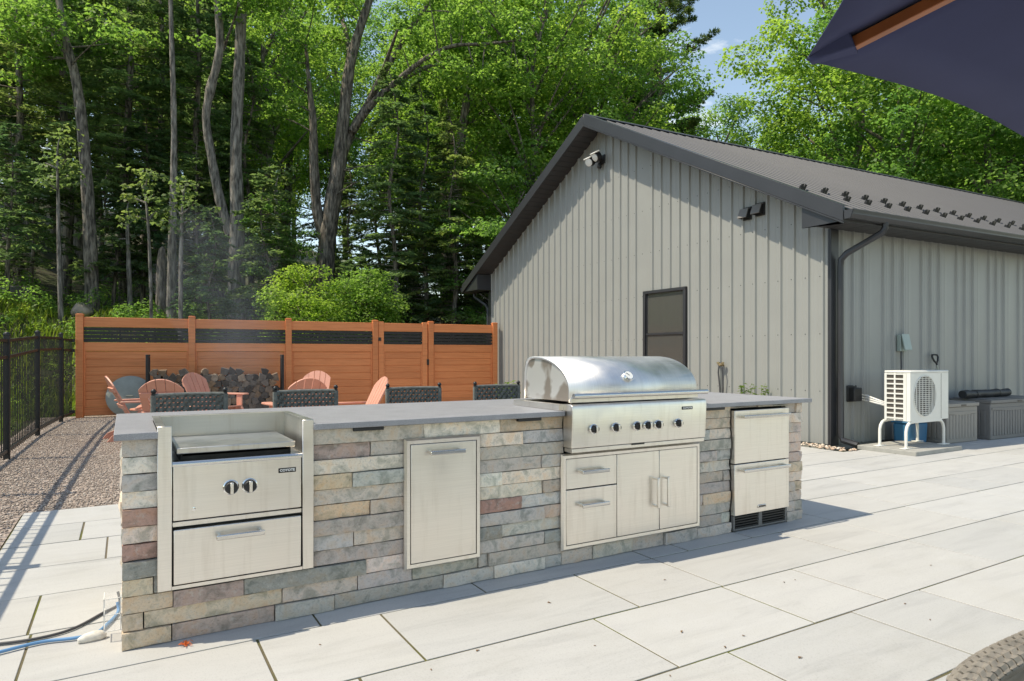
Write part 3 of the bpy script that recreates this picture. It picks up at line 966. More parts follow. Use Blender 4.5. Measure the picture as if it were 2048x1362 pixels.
PAL = {'g': (0.42, 0.405, 0.39), 'd': (0.27, 0.285, 0.275), 'b': (0.44, 0.45, 0.445), 'c': (0.66, 0.61, 0.545), 'p': (0.63, 0.555, 0.505),
       'r': (0.38, 0.24, 0.205), 'm': (0.36, 0.295, 0.28), 't': (0.52, 0.445, 0.36), 'o': (0.56, 0.455, 0.345), 'u': (0.44, 0.405, 0.375),
       'w': (0.62, 0.60, 0.555), 'y': (0.51, 0.435, 0.335), 'n': (0.44, 0.43, 0.405), 'q': (0.53, 0.455, 0.415)}
CH = 0.885 / 12
rs = random.Random(21)
def rough_stone(x0, x1, z0, z1, key, place, thick=0.045, amp=0.008):
    """ledge stone: outline box with a split, uneven face; place(x, out, z) -> xyz"""
    g = 0.0022
    x0 += g * rs.uniform(0.5, 1.4); x1 -= g * rs.uniform(0.5, 1.4); z0 += g * rs.uniform(0.4, 1.5); z1 -= g * rs.uniform(0.4, 1.5)
    nx = 5 if x1 - x0 > 0.22 else (4 if x1 - x0 > 0.12 else 3)
    nz = 3
    base = rs.uniform(-0.009, 0.009)
    tx, tz = rs.uniform(-0.006, 0.006), rs.uniform(-0.004, 0.004)
    vs_ = []
    for j in range(nz):
        for i in range(nx):
            fx, fz = i / (nx - 1), j / (nz - 1)
            e = (i in (0, nx - 1)) or (j in (0, nz - 1))
            o = base + tx * (fx - .5) + tz * (fz - .5) + rs.uniform(-amp, amp) * (0.6 if e else 1) - (0.004 if e else 0)
            wob = rs.uniform(-0.0016, 0.0016)
            vs_.append(place(x0 + (x1 - x0) * fx + (wob if 0 < i < nx - 1 else 0), o, z0 + (z1 - z0) * fz + (wob if j in (0, nz - 1) and 0 < i < nx - 1 else 0)))
    nf = len(vs_)
    fs_ = [(j * nx + i, j * nx + i + 1, (j + 1) * nx + i + 1, (j + 1) * nx + i) for j in range(nz - 1) for i in range(nx - 1)]
    ring = [i for i in range(nx)] + [j * nx + nx - 1 for j in range(1, nz)] + [(nz - 1) * nx + i for i in range(nx - 2, -1, -1)] + [j * nx for j in range(nz - 2, 0, -1)]
    back = []
    for k in ring:
        j, i = divmod(k, nx)
        back.append(place(x0 + (x1 - x0) * i / (nx - 1), -thick, z0 + (z1 - z0) * j / (nz - 1)))
    n = len(ring)
    fs_ += [(ring[k], ring[(k + 1) % n], nf + (k + 1) % n, nf + k) for k in range(n)]
    fs_.append(tuple(nf + k for k in range(n)))
    mb = MB(); mb.add(vs_ + back, fs_)
    o = mb.build('stone', 'ledge_stone', isl, world=True, smooth=48)
    c = PAL[key]; c = (c[0] * 1.34, c[1] * 1.27, c[2] * 1.20); k = rs.uniform(0.86, 1.16)
    o.color = (min(1, c[0] * k * rs.uniform(.96, 1.04)), min(1, c[1] * k), min(1, c[2] * k * rs.uniform(.95, 1.05)), 1)
    return o
front = lambda x, o, z: (x, FRY - o, z)
A_ = lambda px: on_y(200 + px / 2.476, FRY)       # first close view of the photograph
B_ = lambda px: on_y(600 + px / 2.961, FRY)       # second
C_ = lambda px: on_y(1020 + px / 3.168, FRY)      # third
XL, XR = -0.012, ISX1
bu0, bu1, tr0, tr1, dr0, dr1, fr0, fr1 = 0.130, 0.770, 1.246, 1.674, 2.228, 3.340, 3.672, 4.268
course = [
 [(XL, bu0, 'g'), (bu1, B_(735), 'u'), (B_(735), B_(1190), 'c'), (B_(1190), dr0 + 0.02, 't'), (dr1, fr0, 't'), (fr1, 4.39, 'u'), (4.39, XR, 'p')],
 [(XL, bu0, 'c'), (bu1, B_(420), 'm'), (B_(420), tr0, 'g'), (tr1, B_(1320), 'c'), (B_(1320), dr0 + 0.02, 'b'), (dr1, fr0, 't'), (fr1, XR, 'p')],
 [(XL, bu0, 'g'), (bu1, tr0, 'c'), (tr1, dr0 + 0.02, 'n'), (dr1, C_(1265), 'b'), (C_(1265), fr0, 'c'), (fr1, 4.35, 'g'), (4.35, XR, 'q')],
 [(XL, bu0, 'c'), (bu1, B_(310), 'o'), (B_(310), tr0, 'b'), (tr1, B_(1430), 'u'), (B_(1430), dr0, 'g'), (dr1, fr0, 'n'), (fr1, XR, 'q')],
 [(XL, bu0, 'r'), (bu1, tr0, 'u'), (tr1, B_(1200), 'w'), (B_(1200), dr0, 'c'), (dr1, C_(1308), 'g'), (C_(1308), fr0, 'b'), (fr1, 4.33, 'u'), (4.33, XR, 'q')],
 [(XL, bu0, 'p'), (bu1, B_(418), 'o'), (B_(418), tr0, 'u'), (tr1, B_(1440), 'c'), (B_(1440), dr0, 'u'), (dr1, fr0, 'b'), (fr1, XR, 'q')],
 [(XL, bu0, 'r'), (bu1, tr0, 'u'), (tr1, B_(1315), 'r'), (B_(1315), dr0, 'b'), (dr1, C_(1358), 'u'), (C_(1358), fr0, 'g'), (fr1, XR, 't')],
 [(XL, bu0, 'd'), (bu1, B_(320), 'b'), (B_(320), tr0, 'u'), (tr1, B_(1445), 'b'), (B_(1445), dr0, 'q'), (dr1, fr0, 'g'), (fr1, XR, 'p')],
 [(XL, 0.105, 't'), (0.105, bu0, 'd'), (bu1, tr0, 'u'), (tr1, B_(1198), 'd'), (B_(1198), dr0, 'b'), (dr1, C_(1225), 'g'), (C_(1225), fr0, 't'), (fr1, 4.37, 'g'), (4.37, XR, 't')],
 [(XL, A_(362), 't'), (A_(362), A_(713), 'm'), (A_(713), B_(395), 'd'), (B_(395), tr0, 'p'), (tr1, B_(1445), 'n'), (B_(1445), dr0, 'd'), (dr1, fr0, 'b'), (fr1, XR, 'u')],
 [(XL, A_(216), 't'), (A_(216), A_(905), 'y'), (A_(905), B_(345), 'u'), (B_(345), B_(668), 'g'), (B_(668), B_(1060), 'n'), (B_(1060), B_(1119), 'g'), (B_(1119), dr0, 'g'), (dr1, C_(1345), 'u'), (C_(1345), fr0, 'b'), (fr1, 4.36, 'n'), (4.36, XR, 'g')],
 [(XL, A_(355), 'y'), (A_(355), A_(866), 'm'), (A_(866), B_(205), 'g'), (B_(205), B_(850), 'g'), (B_(850), B_(1150), 'n'), (B_(1150), B_(1450), 'w'), (B_(1450), dr0, 'b'), (dr0, 2.46, 'g'), (2.46, 2.78, 'n'), (2.78, 3.05, 'g'), (3.05, dr1, 'b'), (dr1, fr0, 'g'), (fr1, XR, 'n')],
]
for r, row in enumerate(course):
    z1 = 0.884 - r * CH; z0 = z1 - CH if r < 11 else 0.0
    for (a, b, k) in row:
        top = z1
        if r == 11 and dr0 - 0.001 <= a < dr1 - 0.001: top = 0.084
        rough_stone(a, b, z0, top, k, front)
# thin stones over the refrigerator and over the waste drawer
rough_stone(fr0, 3.95, 0.868, 0.884, 'g', front, amp=0.003); rough_stone(3.95, fr1, 0.868, 0.884, 'n', front, amp=0.003)
# end faces
keys = 'gcugtpbudnqw'
for side in (0, 1):
    place = (lambda y, o, z: (-0.010 - o, y, z)) if side == 0 else (lambda y, o, z: (ISX1 + o, y, z))
    for r in range(12):
        z1 = 0.884 - r * CH; z0 = max(0, z1 - CH)
        cuts = [3.267, 3.267 + (0.36 if r % 2 else 0.23) + rs.uniform(-.05, .05), 4.0] if rs.random() < .6 else [3.267, 3.48 + rs.uniform(-.05, .05), 3.76 + rs.uniform(-.05, .05), 4.0]
        for a, b in zip(cuts[:-1], cuts[1:]):
            rough_stone(a, b, z0, z1, rs.choice(keys), place, thick=0.038, amp=0.009)

# granite top, notched for the burner and the grill
ctp = MB()
CY0, CY1 = 3.192, 4.31
out = [(-0.04, CY0), (0.122, CY0), (0.122, 3.795), (0.778, 3.795), (0.778, CY0), (2.238, CY0), (2.238, 3.735), (3.334, 3.735), (3.334, CY0), (4.535, CY0), (4.535, CY1), (-0.04, CY1)]
ctp.ext(out, lambda p, q, w: (p, q, w), 0.886, 0.916)
ctp.build('countertop', 'granite', isl, world=True, bevel=0.003, seg=2)
bk = MB()
for x in (0.5, 1.5, 2.9, 3.9):
    bk.ext([(4.0, 0.884), (4.22, 0.884), (4.22, 0.872), (4.012, 0.70), (4.0, 0.70)], lambda p, q, w: (w, p, q), x - 0.006, x + 0.006)
ob = bk.build('counter_bracket', 'black_metal', isl, world=True); ob['kind'] = 'stuff'
# flat black light housings under the counter edge
for u0, u1, v0, v1 in ((707, 768, 850, 862), (1037, 1083, 833, 841), (1413, 1450, 810, 818)):
    x0, x1 = on_y(u0, 3.20), on_y(u1, 3.20)
    l = MB(); l.box(x0, 3.198, 0.868, x1, 3.226, 0.8855)
    l.build('counter_light', 'black_metal', isl, world=True, bevel=0.002, seg=1)

# ------------------------------------------------------------------ shared fittings
def bar_handle(par, x0, x1, z, y, stand=0.035, r=0.008, mat='steel_polished', vertical=False, z1=None):
    h = MB()
    if not vertical:
        h.box(x0, y - stand - 0.012, z - 0.010, x1, y - stand + 0.002, z + 0.012)
        o = h.build('handle', mat, par, bevel=0.004, world=True)
        for xx in (x0 + 0.008, x1 - 0.020):
            s_ = MB(); s_.box(xx, y - stand + 0.002, z - 0.008, xx + 0.012, y + 0.001, z + 0.009)
            s_.build('standoff', mat, o, world=True)
    else:
        h.box(x0, y - stand - 0.012, z, x1, y - stand + 0.002, z1)
        o = h.build('handle', mat, par, bevel=0.004, world=True)
        for zz in (z + 0.004, z1 - 0.016):
            s_ = MB(); s_.box(x0 + 0.002, y - stand + 0.002, zz, x1 - 0.002, y + 0.001, zz + 0.012)
            s_.build('standoff', mat, o, world=True)
    return o
def knob(par, x, z, y, r=0.022):
    b = MB(); b.lathe([(r + 0.006, 0.001), (r + 0.006, -0.004), (r + 0.002, -0.007), (r, -0.007)], (x, y, z), 24, 'Y')
    o = b.build('knob', 'chrome', par, world=True, smooth=35)
    d = MB(); d.lathe([(r, -0.0065), (r * 0.96, -0.026), (r * 0.88, -0.030)], (x, y, z), 24, 'Y')
    d.build('knob_body', 'black_plastic', o, world=True, smooth=35)
    g = MB(); g.box(x - 0.007, y - 0.042, z - r * 0.92, x + 0.007, y - 0.0295, z + r * 0.92)
    g.build('grip', 'steel', o, world=True, bevel=0.003)
    return o
def badge(par, x0, x1, z0, z1, y, body):
    b = MB(); b.box(x0, y - 0.003, z0, x1, y + 0.001, z1)
    o = b.build('badge', 'badge_black', par, world=True, bevel=0.001, seg=1)
    me = text_mesh(body, (z1 - z0) * 0.72, 0.0004, 0.0006)
    me.materials.append(MT['white_print'])
    xs = [v.co.x for v in me.vertices]
    wdt = max(xs) - min(xs)
    k = (x1 - x0) * 0.86 / wdt
    for v in me.vertices:
        x, y_, z = v.co
        v.co = ((x0 + x1) / 2 + x * k, y - 0.0034 - z, (z0 + z1) / 2 + y_)
    link('lettering', me, o, True)
    return o

# ------------------------------------------------------------------ flat-top burner
bur = thing('side_burner', 'stainless drop-in side burner with flat lid and two knobs, drawer below', 'burner', (0.45, 3.5, 0.22))
fy = 3.204
ln = MB()
ln.box(0.131, 3.222, 0.225, 0.143, 3.785, 0.932); ln.box(0.757, 3.222, 0.225, 0.769, 3.785, 0.932)
ln.box(0.143, 3.775, 0.225, 0.757, 3.785, 0.932)
ln.box(0.143, 3.26, 0.60, 0.757, 3.775, 0.61)
o = ln.build('liner', 'steel_dull', bur, world=True)
fl = MB()
for x0, x1 in ((0.120, 0.176), (0.728, 0.780)):
    fl2 = MB(); fl2.box(x0, fy, 0.226, x1, 3.2215, 0.936)
    fl2.build('flange', 'steel', bur, world=True, bevel=0.002, seg=1)
tf = MB()
tf.box(0.118, 3.2225, 0.9325, 0.150, 3.80, 0.936); tf.box(0.750, 3.2225, 0.9325, 0.782, 3.80, 0.936); tf.box(0.150, 3.768, 0.9325, 0.750, 3.80, 0.936)
tf.build('top_rim', 'steel', bur, world=True)
pn = MB(); pn.box(0.180, 3.212, 0.522, 0.724, 3.27, 0.760)
pn_o = pn.build('control_panel', 'steel', bur, world=True, bevel=0.003)
lp = MB(); lp.tube([(0.178, 3.222, 0.766), (0.726, 3.222, 0.766)], 0.013, 12); lp.box(0.178, 3.222, 0.770, 0.726, 3.29, 0.778)
lp.build('front_lip', 'steel_polished', bur, world=True, smooth=40)
sh_ = MB(); sh_.box(0.145, 3.29, 0.752, 0.215, 3.774, 0.760); sh_.box(0.69, 3.29, 0.752, 0.756, 3.774, 0.760); sh_.box(0.215, 3.70, 0.752, 0.69, 3.774, 0.760)
sh_.build('deck', 'steel_dull', bur, world=True)
bb = MB()
bb.box(0.215, 3.285, 0.62, 0.222, 3.70, 0.80); bb.box(0.683, 3.285, 0.62, 0.69, 3.70, 0.80); bb.box(0.222, 3.29, 0.62, 0.683, 3.296, 0.792); bb.box(0.222, 3.694, 0.62, 0.683, 3.70, 0.80)
bb.build('burner_box', 'oven_dark', bur, world=True)
bx_ = MB(); bx_.box(0.226, 3.3, 0.612, 0.679, 3.69, 0.64); bx_.build('burner_tray', 'oven_dark', bur, world=True)
ld = MB(); ld.box(0.196, 3.262, 0.805, 0.708, 3.718, 0.832)
ld.build('lid', 'steel_dull', bur, world=True, bevel=0.004)
for i, px in enumerate((650, 743)):
    kx = on_y(200 + px / 2.476, 3.20)
    knob(bur, kx, 0.648, 3.212, 0.028)
badge(bur, on_y(557, 3.21), on_y(592, 3.21), 0.693, 0.715, 3.212, 'COYOTE')
lk = MB(); lk.lathe([(0.008, 0.001), (0.008, -0.003), (0.004, -0.004)], (0.262, 3.212, 0.568), 14, 'Y'); lk.build('igniter', 'chrome', bur, world=True, smooth=40)
un = MB(); un.box(0.178, 3.216, 0.495, 0.726, 3.26, 0.517); un.build('panel_return', 'steel', bur, world=True, bevel=0.002, seg=1)
dk = MB(); dk.box(0.180, 3.235, 0.24, 0.724, 3.262, 0.50); dk.build('cavity', 'oven_dark', bur, world=True)
dw = MB(); dw.box(0.182, 3.204, 0.246, 0.721, 3.230, 0.484)
dwo = dw.build('drawer', 'steel', bur, world=True, bevel=0.003)
bar_handle(dwo, on_y(431, 3.2), on_y(527, 3.2), 0.437, 3.204)
fb = MB(); fb.box(0.176, 3.208, 0.226, 0.728, 3.2215, 0.241); fb.build('bottom_flange', 'steel', bur, world=True)

# ------------------------------------------------------------------ framed doors and drawers
def frame(par, x0, x1, z0, z1, w=0.028, mat='steel'):
    """sloping picture-frame trim"""
    y0, y1 = 3.196, 3.2195
    f = MB()
    O = [(x0, z0), (x1, z0), (x1, z1), (x0, z1)]
    def inset(k): return [(x0 + k, z0 + k), (x1 - k, z0 + k), (x1 - k, z1 - k), (x0 + k, z1 - k)]
    rings = [(O, 3.226), (O, 3.210), (inset(0.010), y0), (inset(w), y0 + 0.002), (inset(w), 3.228)]
    vs_ = []
    for r, y in rings: vs_ += [(p, y, q) for p, q in r]
    fs_ = []
    for k in range(4):
        for i in range(4):
            fs_.append((k * 4 + i, k * 4 + (i + 1) % 4, k * 4 + 4 + (i + 1) % 4, k * 4 + 4 + i))
    fs_ += [(16 + i, 16 + (i + 1) % 4, (i + 1) % 4, i) for i in range(4)]
    f.add(vs_, fs_)
    return f.build('frame', mat, par, world=True, smooth=20)
wst = thing('waste_drawer', 'single tall stainless pull-out waste drawer with sloping frame', 'drawer', (1.46, 3.4, 0.13))
frame(wst, 1.240, 1.682, 0.135, 0.812)
bdy = MB(); bdy.box(1.252, 3.24, 0.145, 1.668, 3.85, 0.805); bdy.build('cabinet', 'oven_dark', wst, world=True)
d_ = MB(); d_.box(1.2725, 3.198, 0.166, 1.6495, 3.236, 0.781)
do = d_.build('drawer', 'steel', wst, world=True, bevel=0.002)
bar_handle(do, on_y(858, 3.18), on_y(928, 3.18), 0.735, 3.198)

cab = thing('door_drawer_cabinet', 'wide stainless cabinet of two drawers and two doors under the grill', 'cabinet', (2.78, 3.4, 0.09))
frame(cab, 2.218, 3.350, 0.088, 0.660)
bdy = MB(); bdy.box(2.236, 3.24, 0.10, 3.332, 3.85, 0.652); bdy.build('carcass', 'oven_dark', cab, world=True)
xs_d = (2.2495, 2.632, 2.982, 3.3195)
for z0, z1 in ((0.119, 0.4445), (0.4505, 0.629)):
    d_ = MB(); d_.box(xs_d[0], 3.199, z0, xs_d[1] - 0.003, 3.236, z1)
    do = d_.build('drawer', 'steel', cab, world=True, bevel=0.002)
    zz = 0.5475 if z0 > 0.3 else 0.3475
    bar_handle(do, on_y(1163, 3.17), on_y(1217, 3.17), zz, 3.199)
for i, (x0, x1) in enumerate(((xs_d[1] + 0.001, xs_d[2] - 0.002), (xs_d[2] + 0.002, xs_d[3]))):
    d_ = MB(); d_.box(x0, 3.199, 0.119, x1, 3.236, 0.629)
    do = d_.build('door', 'steel', cab, world=True, bevel=0.002)
    hx = x1 - 0.052 if i == 0 else x0 + 0.030
    bar_handle(do, hx, hx + 0.022, 0.268, 3.199, vertical=True, z1=0.462, mat='steel')

# ------------------------------------------------------------------ the grill
gr = thing('built_in_grill', 'large stainless built-in gas grill with closed domed hood and six knobs', 'grill', (2.78, 3.4, 0.68))
GX0, GX1 = 2.242, 3.332
py = 3.125
bd = MB(); bd.box(2.25, 3.225, 0.672, 3.325, 3.725, 0.945); bd.build('firebox', 'oven_dark', gr, world=True)
pm = MB()
pm.ext([(py + 0.012, 0.700), (py, 0.925), (py + 0.006, 0.948), (py + 0.02, 0.955), (3.222, 0.955), (3.222, 0.700)], lambda p, q, w: (w, p, q), GX0, GX1)
pno = pm.build('control_panel', 'steel', gr, world=True, bevel=0.003)
pr = MB(); pr.box(GX0 + 0.008, py + 0.018, 0.672, GX1 - 0.004, 3.222, 0.697); pr.build('drip_tray', 'steel', gr, world=True, bevel=0.003)
sl_ = MB(); sl_.box(2.70, py + 0.012, 0.690, 2.80, py + 0.03, 0.702); sl_.build('tray_pull', 'black_metal', gr, world=True)
dkp = MB()
dkp.box(GX0 - 0.03, 3.2225, 0.9175, GX1 + 0.03, 3.25, 0.952)
dkp.box(GX0 - 0.03, 3.25, 0.9175, 2.262, 3.75, 0.952); dkp.box(3.302, 3.25, 0.9175, GX1 + 0.03, 3.75, 0.952); dkp.box(2.262, 3.71, 0.9175, 3.302, 3.75, 0.952)
ob = dkp.build('flange', 'steel', gr, world=True)
for px in (540, 680, 815, 882, 948, 1075):
    u = 1020 + px / 3.168
    knob(gr, on_y(u, py - 0.01), 0.808, py + 0.0055, 0.0235)
badge(gr, on_y(1364, py), on_y(1385, py), 0.893, 0.913, py + 0.001, 'COYOTE')
# hood: an arched shell with end cheeks
arc = [(3.185, 0.965), (3.185, 1.030)]
for i in range(1, 15):
    an = PI / 2 * i / 14
    arc.append((3.185 + 0.385 * (1 - math.cos(an)), 1.030 + 0.208 * math.sin(an)))
arc += [(3.62, 1.236), (3.66, 1.222), (3.685, 1.19), (3.70, 1.13), (3.705, 0.965)]
hood = MB()
n = len(arc)
HX0, HX1 = 2.262, 3.300
vs_ = [(HX0, p, q) for p, q in arc] + [(HX1, p, q) for p, q in arc]
hood.add(vs_, [(i, i + 1, n + i + 1, n + i) for i in range(n - 1)])
hd = hood.build('hood', 'steel_hood', gr, world=True, smooth=50)
md = hd.modifiers.new('skin', 'SOLIDIFY'); md.thickness = 0.014; md.offset = -1
for x0, x1 in ((HX0 + 0.010, HX0 + 0.022), (HX1 - 0.022, HX1 - 0.010)):
    ck = MB()
    cen = (3.45, 1.05)
    pr_ = [(cen[0] + (p - cen[0]) * 0.965, max(0.966, cen[1] + (q - cen[1]) * 0.95)) for p, q in arc]
    ck.ext(pr_, lambda p, q, w: (w, p, q), x0, x1)
    ck.build('hood_cheek', 'cheek_steel_glare', hd, world=True)
hb = MB(); hb.tube([(2.248, 3.125, 1.005), (3.335, 3.125, 1.005)], 0.0155, 14)
ho = hb.build('hood_handle', 'steel_polished', gr, world=True, smooth=40)
for x in (2.30, 3.265):
    s_ = MB(); s_.cyl((x, 3.130, 1.005), (x, 3.187, 1.005), 0.012, n=10); s_.build('standoff', 'steel_polished', ho, world=True, smooth=40)
hl = MB(); hl.box(2.262, 3.172, 0.962, 3.300, 3.186, 0.990); hl.build('hood_lip', 'steel', hd, world=True, bevel=0.003)
# dial thermometer on the curve
ga = Vector((on_y(1257, 3.20), 3.213, 1.108))
nrm = Vector((0, -0.79, 0.61)).normalized()
t_ = MB(); t_.lathe([(0.010, -0.02), (0.022, -0.012), (0.036, 0.004), (0.038, 0.016), (0.034, 0.021), (0.030, 0.021)], (0, 0, 0), 24)
q = nrm.to_track_quat('Z', 'Y').to_matrix().to_4x4()
t_.v = [tuple(Matrix.Translation(ga) @ q @ Vector(p)) for p in t_.v]
to = t_.build('thermometer', 'chrome', hd, world=True, smooth=40)
f_ = MB(); f_.lathe([(0.029, 0.0205), (0.029, 0.0225), (0.002, 0.0225)], (0, 0, 0), 24)
f_.v = [tuple(Matrix.Translation(ga) @ q @ Vector(p)) for p in f_.v]
f_.build('dial', 'lamp_white', to, world=True)
f_ = MB(); f_.box(-0.002, -0.004, 0.0228, 0.002, 0.022, 0.0238)
f_.v = [tuple(Matrix.Translation(ga) @ q @ Matrix.Rotation(0.8, 4, 'Z') @ Vector(p)) for p in f_.v]
f_.build('needle', 'badge_black', to, world=True)

# ------------------------------------------------------------------ refrigerator drawers
fr = thing('refrigerator_drawers', 'undercounter stainless refrigerator with two drawers and vent grille at floor', 'refrigerator', (3.97, 3.5, 0))
bd = MB(); bd.box(3.682, 3.235, 0.02, 4.258, 3.88, 0.855); bd.build('cabinet', 'oven_dark', fr, world=True)
for z0, z1 in ((0.118, 0.477), (0.4835, 0.856)):
    d_ = MB(); d_.box(3.678, 3.192, z0, 4.262, 3.232, z1)
    do = d_.build('drawer', 'steel', fr, world=True, bevel=0.003)
    bar_handle(do, 3.735, 4.235, z1 - 0.045, 3.192, 0.030)
for sg in range(5):
    s_ = MB(); z = 0.022 + sg * 0.018
    s_.box(3.70, 3.214, z, 4.24, 3.230, z + 0.009)
    s_.build('vent_slat', 'black_metal', fr, world=True)
vf = MB(); vf.box(3.685, 3.210, 0.012, 3.70, 3.232, 0.112); vf.box(4.24, 3.210, 0.012, 4.258, 3.232, 0.112); vf.box(3.95, 3.210, 0.012, 3.985, 3.231, 0.112)
vf.box(3.70, 3.209, 0.010, 4.24, 3.2315, 0.020)
ob = vf.build('vent_frame', 'grey_resin', fr, world=True)
em = MB(); em.box(3.915, 3.187, 0.150, 4.005, 3.193, 0.172); em.build('emblem', 'steel_polished', fr, world=True, bevel=0.006)
em = MB(); em.box(3.924, 3.1855, 0.155, 3.996, 3.1875, 0.167); em.build('emblem_field', 'coil_dark', fr, world=True, bevel=0.003)

# ================================================================== BAR STOOLS
def make_stool():
    t = thing('bar_stool', '', 'bar stool')
    W, D = 0.43, 0.42
    # local: sitter faces -y (towards the counter), back at +y
    def leg(x, y, top):
        m = MB(); m.tube([(x * 1.06, y * 1.06, 0), (x, y, 0.62), (x, y, top)], 0.013, 8)
        o = m.build('leg', 'black_metal', t, smooth=40)
        if top > 0.8:
            b = MB(); b.lathe([(0.008, 0), (0.015, 0.006), (0.016, 0.014), (0.010, 0.024), (0.003, 0.027)], (x, y, top), 10)
            b.build('finial', 'black_metal', o, smooth=50)
    for sx in (-1, 1):
        leg(sx * (W / 2 - 0.01), -0.19, 0.64)
        leg(sx * (W / 2 - 0.01), 0.20, 0.985)
    fr_ = MB()
    fr_.tube([(-0.21, -0.195, 0.24), (0.21, -0.195, 0.24)], 0.011, 8); fr_.build('footrest', 'black_metal', t, smooth=40)
    for sx in (-1, 1):
        s_ = MB(); s_.tube([(sx * 0.215, -0.195, 0.30), (sx * 0.215, 0.205, 0.30)], 0.009, 6); s_.build('stretcher', 'black_metal', t, smooth=40)
    # woven seat
    def weave(w, h, place, name, nx, nz, holes=True):
        m = MB()
        cw, chh = w / nx, h / nz
        r = 0.36
        for i in range(nx + 1):                                   # uprights
            x = -w / 2 + i * cw
            for j in range(nz):
                z0, z1 = j * chh, (j + 1) * chh
                o = 0.004 if (i + j) % 2 else -0.004
                m.add([place(x - cw * r * .8, o - .003, z0), place(x + cw * r * .8, o - .003, z0), place(x + cw * r * .8, o - .003, z1), place(x - cw * r * .8, o - .003, z1),
                       place(x - cw * r * .8, o + .003, z0), place(x + cw * r * .8, o + .003, z0), place(x + cw * r * .8, o + .003, z1), place(x - cw * r * .8, o + .003, z1)],
                      [(0, 1, 2, 3), (7, 6, 5, 4), (0, 4, 5, 1), (2, 6, 7, 3), (1, 5, 6, 2), (0, 3, 7, 4)])
        for j in range(nz + 1):                                   # weavers
            z = j * chh
            for i in range(nx):
                x0, x1 = -w / 2 + i * cw, -w / 2 + (i + 1) * cw
                o = -0.005 if (i + j) % 2 else 0.005
                k = chh * 0.38
                m.add([place(x0, o - .004, z - k), place(x1, o - .004, z - k), place(x1, o - .004, z + k), place(x0, o - .004, z + k),
                       place(x0, o + .004, z - k), place(x1, o + .004, z - k), place(x1, o + .004, z + k), place(x0, o + .004, z + k)],
                      [(0, 1, 2, 3), (7, 6, 5, 4), (0, 4, 5, 1), (2, 6, 7, 3), (1, 5, 6, 2), (0, 3, 7, 4)])
        o = m.build(name, 'stool_cord', t)
        o['kind'] = 'stuff'
        return o
    bow = lambda x: 0.012 * math.cos(x / W * PI)
    weave(0.40, 0.29, lambda x, o, z: (x, 0.20 + o + bow(x), 0.675 + z), 'woven_back', 17, 11)
    weave(0.40, 0.38, lambda x, o, z: (x, -0.19 + z, 0.645 + o), 'woven_seat', 14, 13)
    tr_ = MB(); tr_.tube([(-0.205, 0.20, 0.972), (-0.1, 0.209, 0.974), (0, 0.212, 0.975), (0.1, 0.209, 0.974), (0.205, 0.20, 0.972)], 0.0115, 8)
    tr_.build('top_rail', 'stool_cord', t, smooth=40)
    for sx in (-1, 1):
        w_ = MB(); w_.tube([(sx * 0.206, 0.20, 0.66), (sx * 0.206, 0.20, 0.972)], 0.0165, 8); w_.build('wrapped_post', 'stool_cord', t, smooth=40)
    sf = MB()
    for sx in (-1, 1): sf.box(sx * 0.205 - 0.012, -0.195, 0.63, sx * 0.205 + 0.012, 0.205, 0.655)
    sf.box(-0.2, -0.205, 0.63, 0.2, -0.185, 0.655); sf.box(-0.2, 0.19, 0.63, 0.2, 0.208, 0.655)
    sf.build('seat_frame', 'stool_cord', t)
    return t
stool = make_stool()
lab = ['dark woven bar stool behind the counter, at the side burner end', 'dark woven bar stool behind the counter, second from the side burner', 'dark woven bar stool behind the counter, between two other stools and near the hood', 'dark woven bar stool behind the counter, right beside the grill hood']
for i, (u0, u1, yb) in enumerate(((308, 457, 4.62), (547, 677, 4.64), (768, 882, 4.66), (943, 1046, 4.68))):
    xc = (on_y(u0, yb) + on_y(u1, yb)) / 2
    loc, rz = (xc, yb - 0.20, 0.0), rad((3, 1, -2, 2)[i])
    if i == 0:
        stool.location = loc; stool.rotation_euler = (0, 0, rz); stool['label'] = lab[0]; stool['group'] = 'woven stools behind the counter'
        o = stool
    else:
        o = dup(stool, loc, rz, lab[i], 'woven stools behind the counter')
    o.scale = (1, 1, 1.025)

